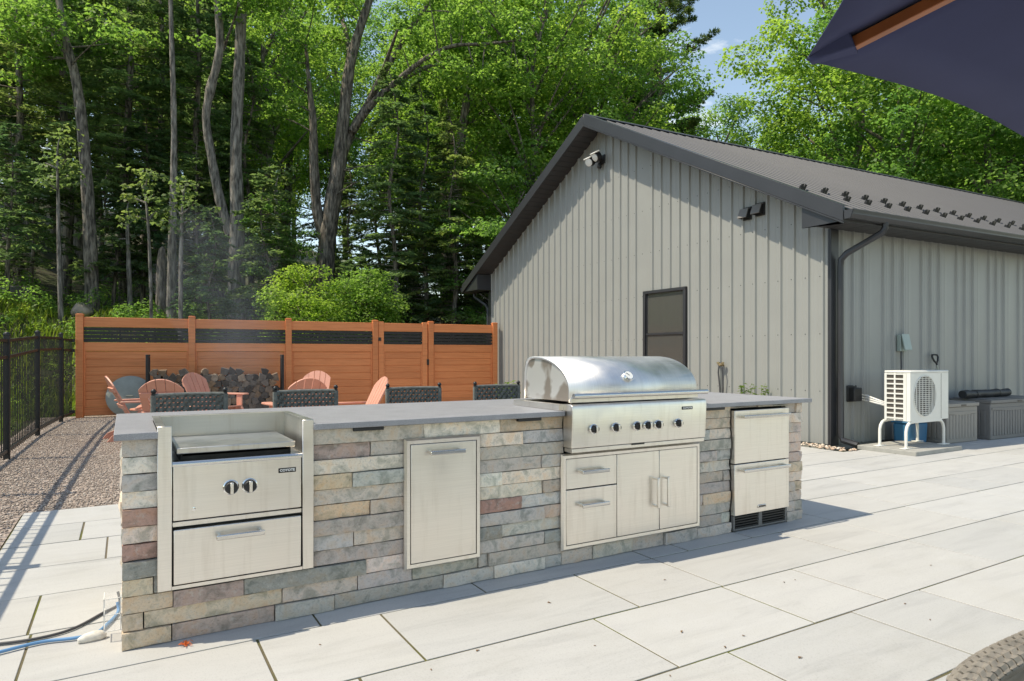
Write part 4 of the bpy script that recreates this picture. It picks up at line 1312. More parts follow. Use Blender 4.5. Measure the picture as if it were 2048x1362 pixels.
# ================================================================== ADIRONDACK CHAIRS
def make_adirondack():
    t = thing('adirondack_chair', '', 'chair')
    mt = 'chair_poly'
    # local: sitter faces -y
    th = rad(27)
    def back_pt(x, r, off=0.0):                # r up the back plane
        return (x, 0.10 + r * math.sin(th) + off * math.cos(th), 0.24 + r * math.cos(th) - off * math.sin(th))
    n = 5
    wb, wt = 0.44, 0.56
    for i in range(n):
        f0, f1 = i / n, (i + 1) / n
        g = 0.005
        def xx(f, r): return (-0.5 + f) * (wb + (wt - wb) * r / 0.80)
        def topr(f): return 0.80 - 0.62 * (f - 0.5) ** 2
        outl = []
        for k in range(4):
            f = f0 + (f1 - f0) * k / 3
            outl.append((f, topr(f)))
        vs_ = []
        for off in (0.0, 0.020):
            vs_.append(back_pt(xx(f0, 0) + g, 0, off)); vs_.append(back_pt(xx(f1, 0) - g, 0, off))
            for (f, r) in outl[::-1]:
                gx = g if f == f0 else (-g if f == f1 else 0)
                vs_.append(back_pt(xx(f, r) + gx, r, off))
        m_ = len(vs_) // 2
        mb = MB()
        mb.add(vs_, [tuple(range(m_)), tuple(range(2 * m_ - 1, m_ - 1, -1))] + [(k, m_ + k, m_ + (k + 1) % m_, (k + 1) % m_) for k in range(m_)])
        mb.build('back_slat', mt, t)
    for r, w in ((0.58, 0.50), (0.30, 0.60), (0.03, 0.44)):
        mb = MB(); a = back_pt(-w / 2, r, 0.021); M = Matrix.Translation(back_pt(0, r, 0.021)) @ Matrix.Rotation(-th, 4, 'X')
        mb.box(-w / 2, 0, -0.035, w / 2, 0.025, 0.035, M); mb.build('back_brace', mt, t)
    for i in range(5):
        y = -0.44 + i * 0.105
        z = 0.365 - (y + 0.44) * 0.26
        M = Matrix.Translation((0, y, z)) @ Matrix.Rotation(-0.25, 4, 'X')
        mb = MB(); mb.box(-0.26, 0, -0.012, 0.26, 0.095, 0.012, M); mb.build('seat_slat', mt, t, bevel=0.004, seg=1)
    for sx in (-1, 1):
        mb = MB(); mb.ext([(-0.50, 0.30), (-0.47, 0.355), (0.10, 0.205), (0.42, 0.08), (0.48, 0.0), (0.28, 0.0), (0.0, 0.12)], lambda p, q, w: (w, p, q), sx * 0.24 - 0.013, sx * 0.24 + 0.013)
        mb.build('side_rail', mt, t)
        mb = MB(); mb.box(sx * 0.29 - 0.014, -0.42, 0, sx * 0.29 + 0.014, -0.30, 0.555); mb.build('front_leg', mt, t, bevel=0.004, seg=1)
        mb = MB(); mb.ext([(sx * 0.255, -0.50), (sx * 0.37, -0.50), (sx * 0.405, -0.44), (sx * 0.40, -0.20), (sx * 0.34, 0.20), (sx * 0.32, 0.32), (sx * 0.29, 0.32), (sx * 0.262, -0.10)], lambda p, q, w: (p, q, w), 0.556, 0.582)
        mb.build('arm', mt, t, bevel=0.005, seg=1)
    return t
ad = make_adirondack()
G = 'salmon adirondack chairs round the fire'
chairs = [((0.22, 11.5), 90 + 8, 'salmon adirondack chair seen side-on, in front of the round grey disc'),
          ((0.50, 9.95), 180 - 14, 'salmon adirondack chair with its rounded back turned, beside the little table'),
          ((1.32, 12.75), 38, 'salmon adirondack chair facing the patio in front of the firewood'),
          ((3.17, 13.0), -22, 'sunlit salmon adirondack chair by the fence, behind another turned chair'),
          ((2.12, 9.55), 180 + 4, 'salmon adirondack chair with its back turned, hiding part of a sunlit one'),
          ((2.75, 9.08), -90, 'salmon adirondack chair seen in profile in front of the gate')]
for i, ((x, y), rz, lb) in enumerate(chairs):
    if i == 0:
        ad.location = (x, y, -0.005); ad.rotation_euler = (0, 0, rad(rz)); ad['label'] = lb; ad['group'] = G
    else: dup(ad, (x, y, -0.005), rad(rz), lb, G)

# little side table with a jar, fire bowl, leaning lid
st = thing('side_table', 'small round salmon side table between two adirondack chairs', 'table', (0.30, 11.35, 0))
mb = MB(); mb.lathe([(0.235, 0.0), (0.24, 0.012), (0.235, 0.024)], (0, 0, 0.43), 22); mb.build('table_top', 'chair_poly', st, smooth=40)
for k in range(4):
    a = PI / 4 + k * PI / 2
    mb = MB(); mb.tube([(0.2 * math.cos(a), 0.2 * math.sin(a), -0.005), (0.15 * math.cos(a), 0.15 * math.sin(a), 0.43)], 0.02, 6); mb.build('leg', 'chair_poly', st)
jr = thing('storage_jar', 'large grey glass jar with a wire handle on the salmon side table', 'jar', (0.31, 11.33, 0.454))
mb = MB(); mb.lathe([(0.085, 0), (0.10, 0.02), (0.105, 0.09), (0.09, 0.14), (0.062, 0.165), (0.062, 0.20)], (0, 0, 0), 20); mb.build('jar_body', 'glass_jar', jr, smooth=50)
mb = MB(); mb.lathe([(0.066, 0.196), (0.07, 0.205), (0.07, 0.225), (0.03, 0.232)], (0, 0, 0), 20); mb.build('lid', 'galvanised', jr, smooth=40)
mb = MB(); mb.tube([(-0.068, 0, 0.18), (-0.085, 0, 0.22), (-0.05, 0, 0.27), (0, 0, 0.285), (0.05, 0, 0.27), (0.085, 0, 0.22), (0.068, 0, 0.18)], 0.004, 6); mb.build('wire_handle', 'galvanised', jr, smooth=50)
bt = thing('water_bottle', 'clear plastic bottle standing on the gravel below the side table', 'bottle', (0.24, 10.75, -0.01))
mb = MB(); mb.lathe([(0.036, 0), (0.038, 0.01), (0.038, 0.2), (0.03, 0.25), (0.016, 0.30), (0.015, 0.33)], (0, 0, 0), 14); mb.build('bottle_body', 'glass_jar', bt, smooth=50)
mb = MB(); mb.lathe([(0.018, 0.325), (0.018, 0.35), (0.012, 0.352)], (0, 0, 0), 12); mb.build('cap', 'white_pvc', bt)
fp = thing('fire_bowl', 'round dark steel fire bowl in the ring of salmon chairs', 'fire pit', (1.75, 11.25, 0))
mb = MB(); mb.lathe([(0.20, 0.09), (0.36, 0.14), (0.46, 0.24), (0.50, 0.33), (0.54, 0.335), (0.54, 0.345), (0.485, 0.345), (0.44, 0.25), (0.34, 0.16), (0.10, 0.12)], (0, 0, 0), 28); mb.build('bowl', 'fire_steel', fp, smooth=40)
for k in range(3):
    a = k * 2 * PI / 3
    mb = MB(); mb.tube([(0.42 * math.cos(a), 0.42 * math.sin(a), -0.01), (0.30 * math.cos(a), 0.30 * math.sin(a), 0.14)], 0.018, 6); mb.build('leg', 'fire_steel', fp)
# lid leaning on the fence
us = 262
s_ = fence_s(us)
c2 = FA + fdir * s_
nrm_f = Vector((fdir.y, -fdir.x, 0))
lidr = 0.43
lean = rad(13)
Mx = Matrix.Translation(c2 + nrm_f * (0.068 + 2 * lidr * math.sin(lean)) + Vector((0, 0, -0.008))) @ Matrix.Rotation(fang, 4, 'Z') @ Matrix.Rotation(-lean, 4, 'X')
mb = MB(); mb.lathe([(lidr, 0.0), (lidr, 0.012), (lidr * 0.94, 0.026), (lidr * 0.3, 0.05), (0.02, 0.052)], (0, 0, 0), 36)
mb.v = [(x, -z + 0.0, y + lidr) for x, y, z in mb.v]
o = thing('leaning_disc', 'round grey metal disc leaning against the orange fence', 'metal disc', tuple(Mx.translation))
mb.v = [tuple(Mx @ Vector(p)) for p in mb.v]
mb.build('disc', 'galvanised', o, world=True, smooth=40)
mb = MB(); mb.tube([(-0.06, -0.05, lidr), (-0.06, -0.09, lidr), (0.06, -0.09, lidr), (0.06, -0.05, lidr)], 0.008, 6)
mb.v = [tuple(Mx @ Vector(p)) for p in mb.v]; mb.build('grab_handle', 'galvanised', o, world=True)

# ================================================================== FIREWOOD
s0, s1 = fence_s(300) + 0.02, fence_s(571) - 0.12
rk0 = FA + fdir * s0 + nrm_f * 0.62
RL = s1 - s0
rack = thing('firewood_rack', 'black steel firewood rack with tall end posts against the orange fence', 'rack', tuple(rk0), fang)
for x in (0.0, RL):
    for y in (-0.15, 0.15):
        mb = MB(); mb.box(x - 0.026, y - 0.026, -0.02, x + 0.026, y + 0.026, 1.27); mb.build('upright', 'black_metal', rack, bevel=0.003, seg=1)
    mb = MB(); mb.box(x - 0.02, -0.124, 1.20, x + 0.02, 0.124, 1.24); mb.build('end_bar', 'black_metal', rack)
for y in (-0.15, 0.15):
    mb = MB(); mb.box(0.026, y - 0.02, 0.06, RL - 0.026, y + 0.02, 0.10); mb.build('base_rail', 'black_metal', rack)
rl = random.Random(5)
LOGM = []
for k in range(9):
    mb = MB()
    kind = k % 3
    if kind == 0: pts = [(-0.08, -0.06), (0.085, -0.055), (0.07, 0.03), (0.0, 0.085), (-0.05, 0.05)]
    elif kind == 1: pts = [(-0.075, -0.065), (0.08, -0.05), (0.055, 0.06), (-0.06, 0.07)]
    else: pts = [(0.08 * math.cos(a), 0.075 * math.sin(a)) for a in np.linspace(0, 2 * PI, 10)[:-1]]
    pts = [(p * rl.uniform(.86, 1.12), q * rl.uniform(.86, 1.12)) for p, q in pts]
    L = rl.uniform(0.38, 0.46)
    vs_ = []
    for w, kk in ((-L / 2, 0.97), (-L / 2 + 0.012, 1.0), (0, rl.uniform(.95, 1.05)), (L / 2, 0.98)):
        vs_ += [(p * kk, w + rl.uniform(-.006, .006), q * kk) for p, q in pts]
    n = len(pts)
    mb.add(vs_, [tuple(range(n - 1, -1, -1)), tuple(3 * n + i for i in range(n))] + [(r * n + i, r * n + (i + 1) % n, (r + 1) * n + (i + 1) % n, (r + 1) * n + i) for r in range(3) for i in range(n)])
    me = mb.mesh('firewood_log'); me.materials.append(MT['firewood']); LOGM.append(me)
Rf = Matrix.Translation(rk0) @ Matrix.Rotation(fang, 4, 'Z')
nrow = 7
for r in range(nrow):
    ncol = 18
    for c in range(ncol):
        x = 0.115 + (c + (0.5 if r % 2 else 0.0)) * (RL - 0.20) / ncol
        if x > RL - 0.09: continue
        if r == nrow - 1 and rl.random() < 0.42: continue
        z = 0.175 + r * 0.122
        o = bpy.data.objects.new('firewood_log', rl.choice(LOGM)); COL.objects.link(o)
        p = Rf @ Vector((x + rl.uniform(-.012, .012), rl.uniform(-.04, .03), z + rl.uniform(-.008, .008)))
        o.location = p
        o.rotation_euler = Euler((rl.uniform(-.04, .04), rl.uniform(0, 2 * PI), fang + rl.uniform(-.06, .06)))
        k = rl.uniform(0.92, 1.13)
        o.scale = (k, 1, k)
        tag(o, 'grey split firewood log stacked in the black rack by the fence', 'log', 'split logs in the firewood rack')

# ================================================================== BY THE BARN WALL
pad = thing('equipment_pad', 'low grey concrete pad under the heat pump', 'slab', (8.95, 4.87, 0))
mb = MB(); mb.box(8.42, 4.50, -0.005, 9.52, 5.26, 0.055); mb.build('pad', 'concrete', pad, world=True, bevel=0.008)
hp = thing('heat_pump', 'cream outdoor heat pump unit on a white tube stand', 'heat pump', (9.15, 4.9, 0.055))
ux0, ux1, uy0, uy1, uz0, uz1 = 8.66, 9.58, 4.70, 5.03, 0.40, 1.05
# body as a shell so that the fan and coil sit behind real openings
FCx, FCz, FR = 9.00, 0.72, 0.262
sh = MB(); sh.box(ux0 + 0.012, uy0 + 0.05, uz0, ux1 - 0.004, uy1, uz1 - 0.012); sh.build('casing', 'white_enamel', hp, world=True, bevel=0.012)
tp = MB(); tp.box(ux0 - 0.004, uy0 - 0.006, uz1 - 0.03, ux1 + 0.004, uy1 + 0.006, uz1); tp.build('top_cover', 'white_enamel', hp, world=True, bevel=0.012)
N = 40
fpnl = MB()
ring = [(FCx + FR * math.cos(2 * PI * k / N), FCz + FR * math.sin(2 * PI * k / N)) for k in range(N)]
def sqp(k):
    a = 2 * PI * k / N; c, s = math.cos(a), math.sin(a); h = 0.312
    m = max(abs(c), abs(s)); return (FCx + c / m * h, FCz + s / m * (0.305))
sq = [sqp(k) for k in range(N)]
vs_ = [(p, uy0, q) for p, q in ring] + [(p, uy0, q) for p, q in sq] + [(p, uy0 + 0.05, q) for p, q in ring]
fpnl.add(vs_, [(k, (k + 1) % N, N + (k + 1) % N, N + k) for k in range(N)] + [(2 * N + k, 2 * N + (k + 1) % N, (k + 1) % N, k) for k in range(N)])
xl, xr, zl, zh = FCx - 0.312, FCx + 0.312, FCz - 0.305, FCz + 0.305
fpnl.box(ux0, uy0, uz0, xl, uy0 + 0.05, uz1 - 0.03); fpnl.box(xr, uy0, uz0, ux1, uy0 + 0.05, uz1 - 0.03)
fpnl.box(xl, uy0, uz0, xr, uy0 + 0.05, zl); fpnl.box(xl, uy0, zh, xr, uy0 + 0.05, uz1 - 0.03)
fpnl.build('front_panel', 'white_enamel', hp, world=True)
seam = MB(); seam.box(9.395, uy0 - 0.002, uz0 + 0.01, 9.40, uy0 + 0.001, uz1 - 0.04); seam.build('panel_seam', 'coil_dark', hp, world=True)
dk = MB(); dk.lathe([(FR - 0.002, 0.044), (FR - 0.002, 0.048), (0.01, 0.048)], (FCx, uy0, FCz), N, 'Y'); dk.build('fan_well', 'grey_resin', hp, world=True)
for k in range(3):
    a = k * 2 * PI / 3 + 0.4
    bl = MB()
    vs_ = []
    for rr, da, wd_ in ((0.05, 0, 0.35), (0.16, 0.15, 0.42), (0.24, 0.3, 0.36)):
        for e, yy in ((-1, 0.038), (1, 0.022)):
            an = a + da + e * wd_
            vs_.append((FCx + rr * math.cos(an), uy0 + yy, FCz + rr * math.sin(an)))
    bl.add(vs_, [(0, 1, 3, 2), (2, 3, 5, 4)]); bl.build('fan_blade', 'coil_dark', hp, world=True)
gl = MB()
for z in np.arange(FCz - FR + 0.02, FCz + FR, 0.026):
    h = math.sqrt(max(0, (FR + 0.008) ** 2 - (z - FCz) ** 2))
    gl.box(FCx - h, uy0 - 0.010, z - 0.0035, FCx + h, uy0 - 0.004, z + 0.0035)
for x in np.arange(FCx - FR + 0.04, FCx + FR, 0.075):
    h = math.sqrt(max(0, (FR + 0.008) ** 2 - (x - FCx) ** 2))
    gl.box(x - 0.004, uy0 - 0.014, FCz - h, x + 0.004, uy0 - 0.009, FCz + h)
ob = gl.build('fan_grille', 'white_enamel', hp, world=True); ob['kind'] = 'stuff'
rg = MB(); rg.tube([(FCx + (FR + 0.006) * math.cos(2 * PI * k / 40), uy0 - 0.004, FCz + (FR + 0.006) * math.sin(2 * PI * k / 40)) for k in range(41)], 0.007, 6); rg.build('grille_ring', 'white_enamel', hp, world=True, smooth=50)
# end louvres: dark coil seen through two columns of openings
co = MB(); co.box(ux0 + 0.004, uy0 + 0.06, uz0 + 0.03, ux0 + 0.011, uy1 - 0.02, uz1 - 0.05); co.build('coil', 'coil_dark', hp, world=True)
lv = MB()
for (a, b) in ((uy0 + 0.0505, uy0 + 0.085), (uy0 + 0.185, uy0 + 0.205), (uy1 - 0.03, uy1 - 0.001)):
    lv.box(ux0 - 0.008, a, uz0 + 0.002, ux0 + 0.003, b, uz1 - 0.031)
for k in range(10):
    z = uz0 + 0.025 + k * 0.0635
    lv.box(ux0 - 0.010, uy0 + 0.0855, z, ux0 + 0.002, uy1 - 0.031, z + 0.018)
ob = lv.build('end_louvre', 'white_enamel', hp, world=True); ob['kind'] = 'stuff'
# stand
for sx, xx in ((-1, 8.60), (1, 9.50)):
    for yy in (4.72, 5.06):
        lg = MB()
        xi = xx + (0.17 if sx < 0 else -0.17)
        lg.tube([(xx, yy, 0.055), (xx, yy, 0.27), (xx - sx * 0.02, yy, 0.33), (xx - sx * 0.06, yy, 0.37), (xx - sx * 0.11, yy, 0.385), (xi, yy, 0.387)], 0.019, 10)
        o = lg.build('leg', 'white_enamel', hp, world=True, smooth=50)
        ft = MB(); ft.box(xx - 0.085, yy - 0.04, 0.055, xx + 0.085, yy + 0.04, 0.066); ft.build('foot', 'white_enamel', o, world=True, bevel=0.003, seg=1)
for yy in (4.72, 5.06):
    r = MB(); r.box(8.70, yy - 0.02, 0.375, 9.42, yy + 0.02, 0.40); r.build('rail', 'white_enamel', hp, world=True)
# line-set cover with hoses
lc = thing('line_set_cover', 'black plastic wall cover with white pipes running to the heat pump', 'pipe cover', bp(0.42, BY0, 0.6))
mb = MB(); M = Matrix.Translation(bp(0.42, BY0, 0)) @ Matrix.Rotation(-rad(3), 4, 'Z')
mb.box(-0.085, -0.115, 0.61, 0.085, -0.015, 0.80, M); mb.box(-0.10, -0.028, 0.60, 0.10, -0.0, 0.83, M)
mb.build('cover', 'black_plastic', lc, world=True, bevel=0.012)
for k, dz in enumerate((0.0, 0.035, 0.07)):
    mb = MB()
    b0 = M @ Vector((0.06, -0.09, 0.64 + dz))
    mb.tube([b0, b0 + Vector((0.10, -0.03, -0.02)), (8.72 - 0.0, uy1 + 0.10, 0.60 + dz * .6), (8.80, uy1 + 0.03, 0.56 + dz * .6), (8.86, uy1 - 0.01, 0.55 + dz * .6)], 0.013, 8)
    mb.build('pipe', 'white_pvc', lc, world=True, smooth=50)
# disconnect box
eb = thing('disconnect_box', 'pale green electrical box with raised lid on the shaded barn wall', 'electrical box', bp(1.50, BY0, 1.25))
M = Matrix.Translation(bp(1.52, BY0, 0)) @ Matrix.Rotation(-rad(3), 4, 'Z')
mb = MB(); mb.box(-0.08, -0.07, 1.31, 0.08, -0.01, 1.55, M); mb.build('box', 'box_green', eb, world=True, bevel=0.006)
mb = MB(); M2 = M @ Matrix.Translation((0, -0.075, 1.56)) @ Matrix.Rotation(-rad(12), 4, 'X'); mb.box(-0.085, -0.02, -0.24, 0.085, 0.0, 0.0, M2); mb.build('lid', 'box_green', eb, world=True, bevel=0.005)
mb = MB(); p0 = M @ Vector((-0.03, -0.045, 1.315)); mb.tube([p0, p0 + Vector((-0.01, -0.01, -0.25)), p0 + Vector((-0.12, -0.02, -0.55)), p0 + Vector((-0.22, -0.05, -0.75))], 0.011, 8); mb.build('conduit', 'cable_dark', eb, world=True, smooth=50)
# shovel with a D handle leaning on the wall
sv = thing('shovel', 'shovel with black D-shaped handle leaning on the wall behind the heat pump', 'shovel', bp(2.28, BY0 - 0.2, 0))
bx0 = Vector(bp(2.28, BY0 - 0.33, 0.0)); tx0 = Vector(bp(2.28, BY0 - 0.10, 1.10))
ax = (tx0 - bx0).normalized()
mb = MB(); mb.tube([bx0 + ax * 0.25, tx0], 0.015, 8); mb.build('shaft', 'galvanised', sv, world=True, smooth=50)
xh = Vector((1, -0.05, 0)).normalized()
mb = MB(); P_ = [tx0 - ax * 0.02, tx0 + ax * 0.03, tx0 + ax * 0.07 + xh * 0.05, tx0 + ax * 0.13 + xh * 0.075, tx0 + ax * 0.16 + xh * 0.062, tx0 + ax * 0.165, tx0 + ax * 0.16 - xh * 0.062, tx0 + ax * 0.13 - xh * 0.075, tx0 + ax * 0.07 - xh * 0.05, tx0 + ax * 0.03]
mb.tube(P_, 0.014, 8); mb.build('d_handle', 'black_plastic', sv, world=True, smooth=50)
mb = MB(); yh = ax.cross(xh).normalized()
vs_ = []
for r_, w_, b_ in ((0.0, 0.13, 0.0), (0.30, 0.13, 0.02), (0.36, 0.05, 0.03)):
    for e in (-1, 0, 1):
        for tk in (0, 0.006):
            vs_.append(bx0 + ax * (r_ - 0.0) + xh * e * w_ + yh * (b_ + tk - 0.02 * (1 - abs(e))))
fs_ = []
for r in range(2):
    for c in range(2):
        b = r * 6 + c * 2
        fs_ += [(b, b + 2, b + 8, b + 6), (b + 1, b + 7, b + 9, b + 3)]
mb.add(vs_, fs_); mb.build('blade', 'galvanised', sv, world=True, smooth=50)
# blue jug behind the stand
bj = thing('blue_bin', 'blue plastic bin on the ground behind the heat pump stand', 'bin', (9.62, 5.22, 0))
mb = MB()
for z0, z1, k0, k1 in ((0.0, 0.30, 0.93, 1.0),):
    b0 = [(-0.24, -0.12), (0.24, -0.12), (0.24, 0.12), (-0.24, 0.12)]
    mb.add([(p * k0, q * k0, z0) for p, q in b0] + [(p * k1, q * k1, z1) for p, q in b0], [(0, 3, 2, 1), (4, 5, 6, 7)] + [(i, (i + 1) % 4, 4 + (i + 1) % 4, 4 + i) for i in range(4)])
mb.build('tub', 'blue_plastic', bj, bevel=0.03, seg=3)
mb = MB(); mb.box(-0.255, -0.135, 0.30, 0.255, 0.135, 0.325); mb.build('lid', 'blue_plastic', bj, bevel=0.008)
# deck boxes
def deck_box(name, label, x0, x1, y0, y1, h, mat, arch):
    cx, cy = (x0 + x1) / 2, (y0 + y1) / 2
    t = thing(name, label, 'deck box', (cx, cy, 0), -rad(3))
    w, d = (x1 - x0) / 2, (y1 - y0) / 2
    b = MB(); b.box(-w, -d, 0, w, d, h - 0.06); b.build('tub', mat, t, bevel=0.012)
    for k in range(int(2 * w / 0.075)):
        xx = -w + 0.07 + k * 0.075
        if xx > w - 0.09: break
        p = MB(); p.box(xx, -d - 0.007, 0.06, xx + 0.062, -d + 0.001, h - 0.17); p.build('panel_plank', mat, t, bevel=0.004, seg=1)
    for k in range(int(2 * d / 0.075)):
        yy = -d + 0.07 + k * 0.075
        if yy > d - 0.09: break
        p = MB(); p.box(-w - 0.007, yy, 0.06, -w + 0.001, yy + 0.062, h - 0.17); p.build('panel_plank', mat, t, bevel=0.004, seg=1)
    a = MB(); pts = [(-w + 0.03, h - 0.15)] + [(x, h - 0.15 - 0.03 * math.cos(x / w * PI / 2)) for x in np.linspace(-w + 0.04, w - 0.04, 9)] + [(w - 0.03, h - 0.15), (w - 0.03, h - 0.13), (-w + 0.03, h - 0.13)]
    a.ext(pts, lambda p, q, w_: (p, w_, q), -d - 0.010, -d + 0.001); a.build('arched_trim', mat, t)
    l = MB(); l.box(-w - 0.015, -d - 0.018, h - 0.06, w + 0.015, d + 0.01, h - 0.012); l.box(-w + 0.02, -d + 0.02, h - 0.012, w - 0.02, d - 0.02, h)
    lo = l.build('lid', mat, t, bevel=0.010)
    g = MB(); g.box(-0.06, -d - 0.026, h - 0.05, 0.06, -d - 0.017, h - 0.03); g.build('grip', 'coil_dark', lo, bevel=0.004)
    return t
deck_box('deck_box', 'small taupe plank-patterned deck box beside the heat pump', 10.0, 10.77, 4.90, 5.40, 0.575, 'taupe_resin', True)
deck_box('deck_box', 'large darker grey deck box with a black roll on its lid', 11.02, 12.55, 4.78, 5.34, 0.60, 'grey_resin', True)
rl_ = thing('rolled_cover', 'rolled black cover lying on the lid of the large deck box', 'rolled cover', (11.3, 5.1, 0.6))
mb = MB()
pts = [(10.86 + 1.24 * k / 12, 5.13 - 0.065 * k / 12, 0.60 + 0.062 + 0.004 * math.sin(k * 1.7)) for k in range(13)]
mb.tube(pts, [0.060 + 0.005 * math.sin(k * 2.3) for k in range(13)], 16); mb.build('roll', 'brown_tarp', rl_, world=True, smooth=50)
for k in (3, 9):
    b = MB(); p = Vector(pts[k]); b.tube([p - Vector((0.012, 0, 0)), p + Vector((0.012, 0, 0))], 0.067, 16); b.build('strap', 'black_plastic', rl_, world=True)

# flood light high in the gable
yg, tg = on_x(1207, BX)
zg = zof(320, tg)
fl_ = thing('flood_light', 'twin-head white security flood light high on the grey gable', 'flood light', (BX, yg, zg))
mb = MB(); mb.box(BX - 0.05, yg - 0.09, zg - 0.09, BX + 0.0, yg + 0.07, zg + 0.09); mb.build('base', 'black_plastic', fl_, world=True, bevel=0.01)
for dy, dz in ((0.17, -0.02), (-0.05, 0.03)):
    c = Vector((BX - 0.20, yg + dy, zg + dz))
    mb = MB(); mb.tube([(BX - 0.04, yg, zg), c + Vector((0.06, 0, -0.02))], 0.016, 6); mb.build('arm', 'black_plastic', fl_, world=True)
    M = Matrix.Translation(c) @ Matrix.Rotation(-0.5, 4, 'Y') @ Matrix.Rotation(dy * 1.5, 4, 'Z')
    mb = MB(); mb.lathe([(0.05, -0.05), (0.085, -0.03), (0.095, 0.03), (0.09, 0.045)], (0, 0, 0), 16, 'X'); mb.v = [tuple(M @ Vector(p)) for p in mb.v]
    ho_ = mb.build('lamp_head', 'black_plastic', fl_, world=True, smooth=40)
    mb = MB(); mb.lathe([(0.075, -0.052), (0.08, -0.072), (0.05, -0.08)], (0, 0, 0), 16, 'X'); mb.v = [tuple(M @ Vector(p)) for p in mb.v]
    mb.build('lens', 'lamp_white', ho_, world=True, smooth=40)
    mb = MB(); mb.box(-0.09, -0.085, 0.075, 0.06, 0.085, 0.10, M); mb.build('visor', 'lamp_white', ho_, world=True, bevel=0.01)
mb = MB(); mb.lathe([(0.02, -0.0), (0.045, -0.03), (0.045, -0.09), (0.03, -0.11)], (BX - 0.09, yg + 0.02, zg - 0.07), 12); mb.build('sensor', 'black_plastic', fl_, world=True, smooth=40)
# two hooded wall vents
for u_, v_, lb in ((1494, 428, 'black hooded wall vent with a sunlit flap on the gable'), (1520, 419, 'black hooded wall vent in shadow nearer the barn corner')):
    yv, tv = on_x(u_, BX); zv = zof(v_, tv)
    t = thing('wall_vent', lb, 'vent', (BX, yv, zv), group='hooded vents on the gable')
    mb = MB(); mb.box(BX - 0.022, yv - 0.095, zv - 0.10, BX, yv + 0.095, zv + 0.10); mb.build('plate', 'black_plastic', t, world=True, bevel=0.004, seg=1)
    mb = MB(); mb.ext([(BX - 0.022, zv + 0.085), (BX - 0.07, zv + 0.075), (BX - 0.13, zv - 0.07), (BX - 0.115, zv - 0.075), (BX - 0.06, zv + 0.06), (BX - 0.022, zv + 0.07)], lambda p, q, w: (p, w, q), yv - 0.08, yv + 0.08)
    mb.build('hood', 'grey_resin', t, world=True)
    for e in (-1, 1):
        mb = MB(); mb.ext([(BX - 0.022, zv + 0.07), (BX - 0.062, zv + 0.058), (BX - 0.114, zv - 0.074), (BX - 0.022, zv - 0.074)], lambda p, q, w: (p, w, q), yv + e * 0.074 - 0.005, yv + e * 0.074 + 0.005); mb.build('side', 'black_plastic', t, world=True)
# spigot with short hose
ys, ts = on_x(1447, BX); zs = zof(730, ts)
sp_ = thing('wall_spigot', 'brass wall spigot with two short black hoses on the gable', 'spigot', (BX, ys, zs))
mb = MB(); mb.tube([(BX + 0.0, ys, zs), (BX - 0.09, ys, zs)], 0.018, 8); mb.tube([(BX - 0.07, ys - 0.05, zs + 0.01), (BX - 0.07, ys + 0.05, zs + 0.01)], 0.016, 8); mb.build('valve', 'brass', sp_, world=True, smooth=50)
for e in (-1, 1):
    mb = MB(); mb.lathe([(0.008, 0), (0.026, 0.01), (0.026, 0.03), (0.01, 0.036)], (BX - 0.07, ys + e * 0.045, zs + 0.015), 10); mb.build('tap_handle', 'brass', sp_, world=True)
for k, (dy, top) in enumerate(((0.02, 0.0), (-0.035, -0.02))):
    mb = MB(); mb.tube([(BX - 0.08, ys + dy, zs + top), (BX - 0.085, ys + dy * 1.6, zs - 0.12), (BX - 0.06, ys + dy * 1.2, zs - 0.35), (BX - 0.06, ys + dy * 0.6, zs - 0.7), (BX - 0.10, ys + dy * 2, 0.02)], 0.012, 8); mb.build('hose', 'cable_dark', sp_, world=True, smooth=50)

# ================================================================== PARASOL AND WICKER CHAIR
ps = thing('parasol', 'navy canvas parasol with wooden ribs overhanging the patio', 'parasol', (2.40, -0.44, 0))
PR, PZ, RISE = 1.80, 2.10, 0.52
def pcorner(k): 
    a = rad(112.5 + 45 * k); return Vector((2.40 + PR * math.cos(a), -0.44 + PR * math.sin(a), PZ))
apex = Vector((2.40, -0.44, PZ + RISE))
cv = MB()
NS = 10
vs_ = []; fs_ = []
for k in range(8):
    A, B = pcorner(k), pcorner(k + 1)
    base = len(vs_)
    for j in range(NS + 1):
        r = j / NS
        for i in range(NS + 1):
            f = i / NS
            p = apex.lerp(A.lerp(B, f), r)
            sag = math.sin(PI * f) * r
            mid = (apex - A.lerp(B, f)); 
            p = p + (apex - p) * (0.028 * sag * r) + Vector((0, 0, -0.030 * math.sin(PI * f) * math.sin(PI * r * 0.9)))
            vs_.append(p)
    for j in range(NS):
        for i in range(NS):
            b = base + j * (NS + 1) + i
            fs_.append((b, b + 1, b + NS + 2, b + NS + 1))
cv.add(vs_, fs_)
co_ = cv.build('canopy', 'navy_canvas', ps, world=True, smooth=30)
md = co_.modifiers.new('cloth', 'SOLIDIFY'); md.thickness = 0.003; md.offset = 1
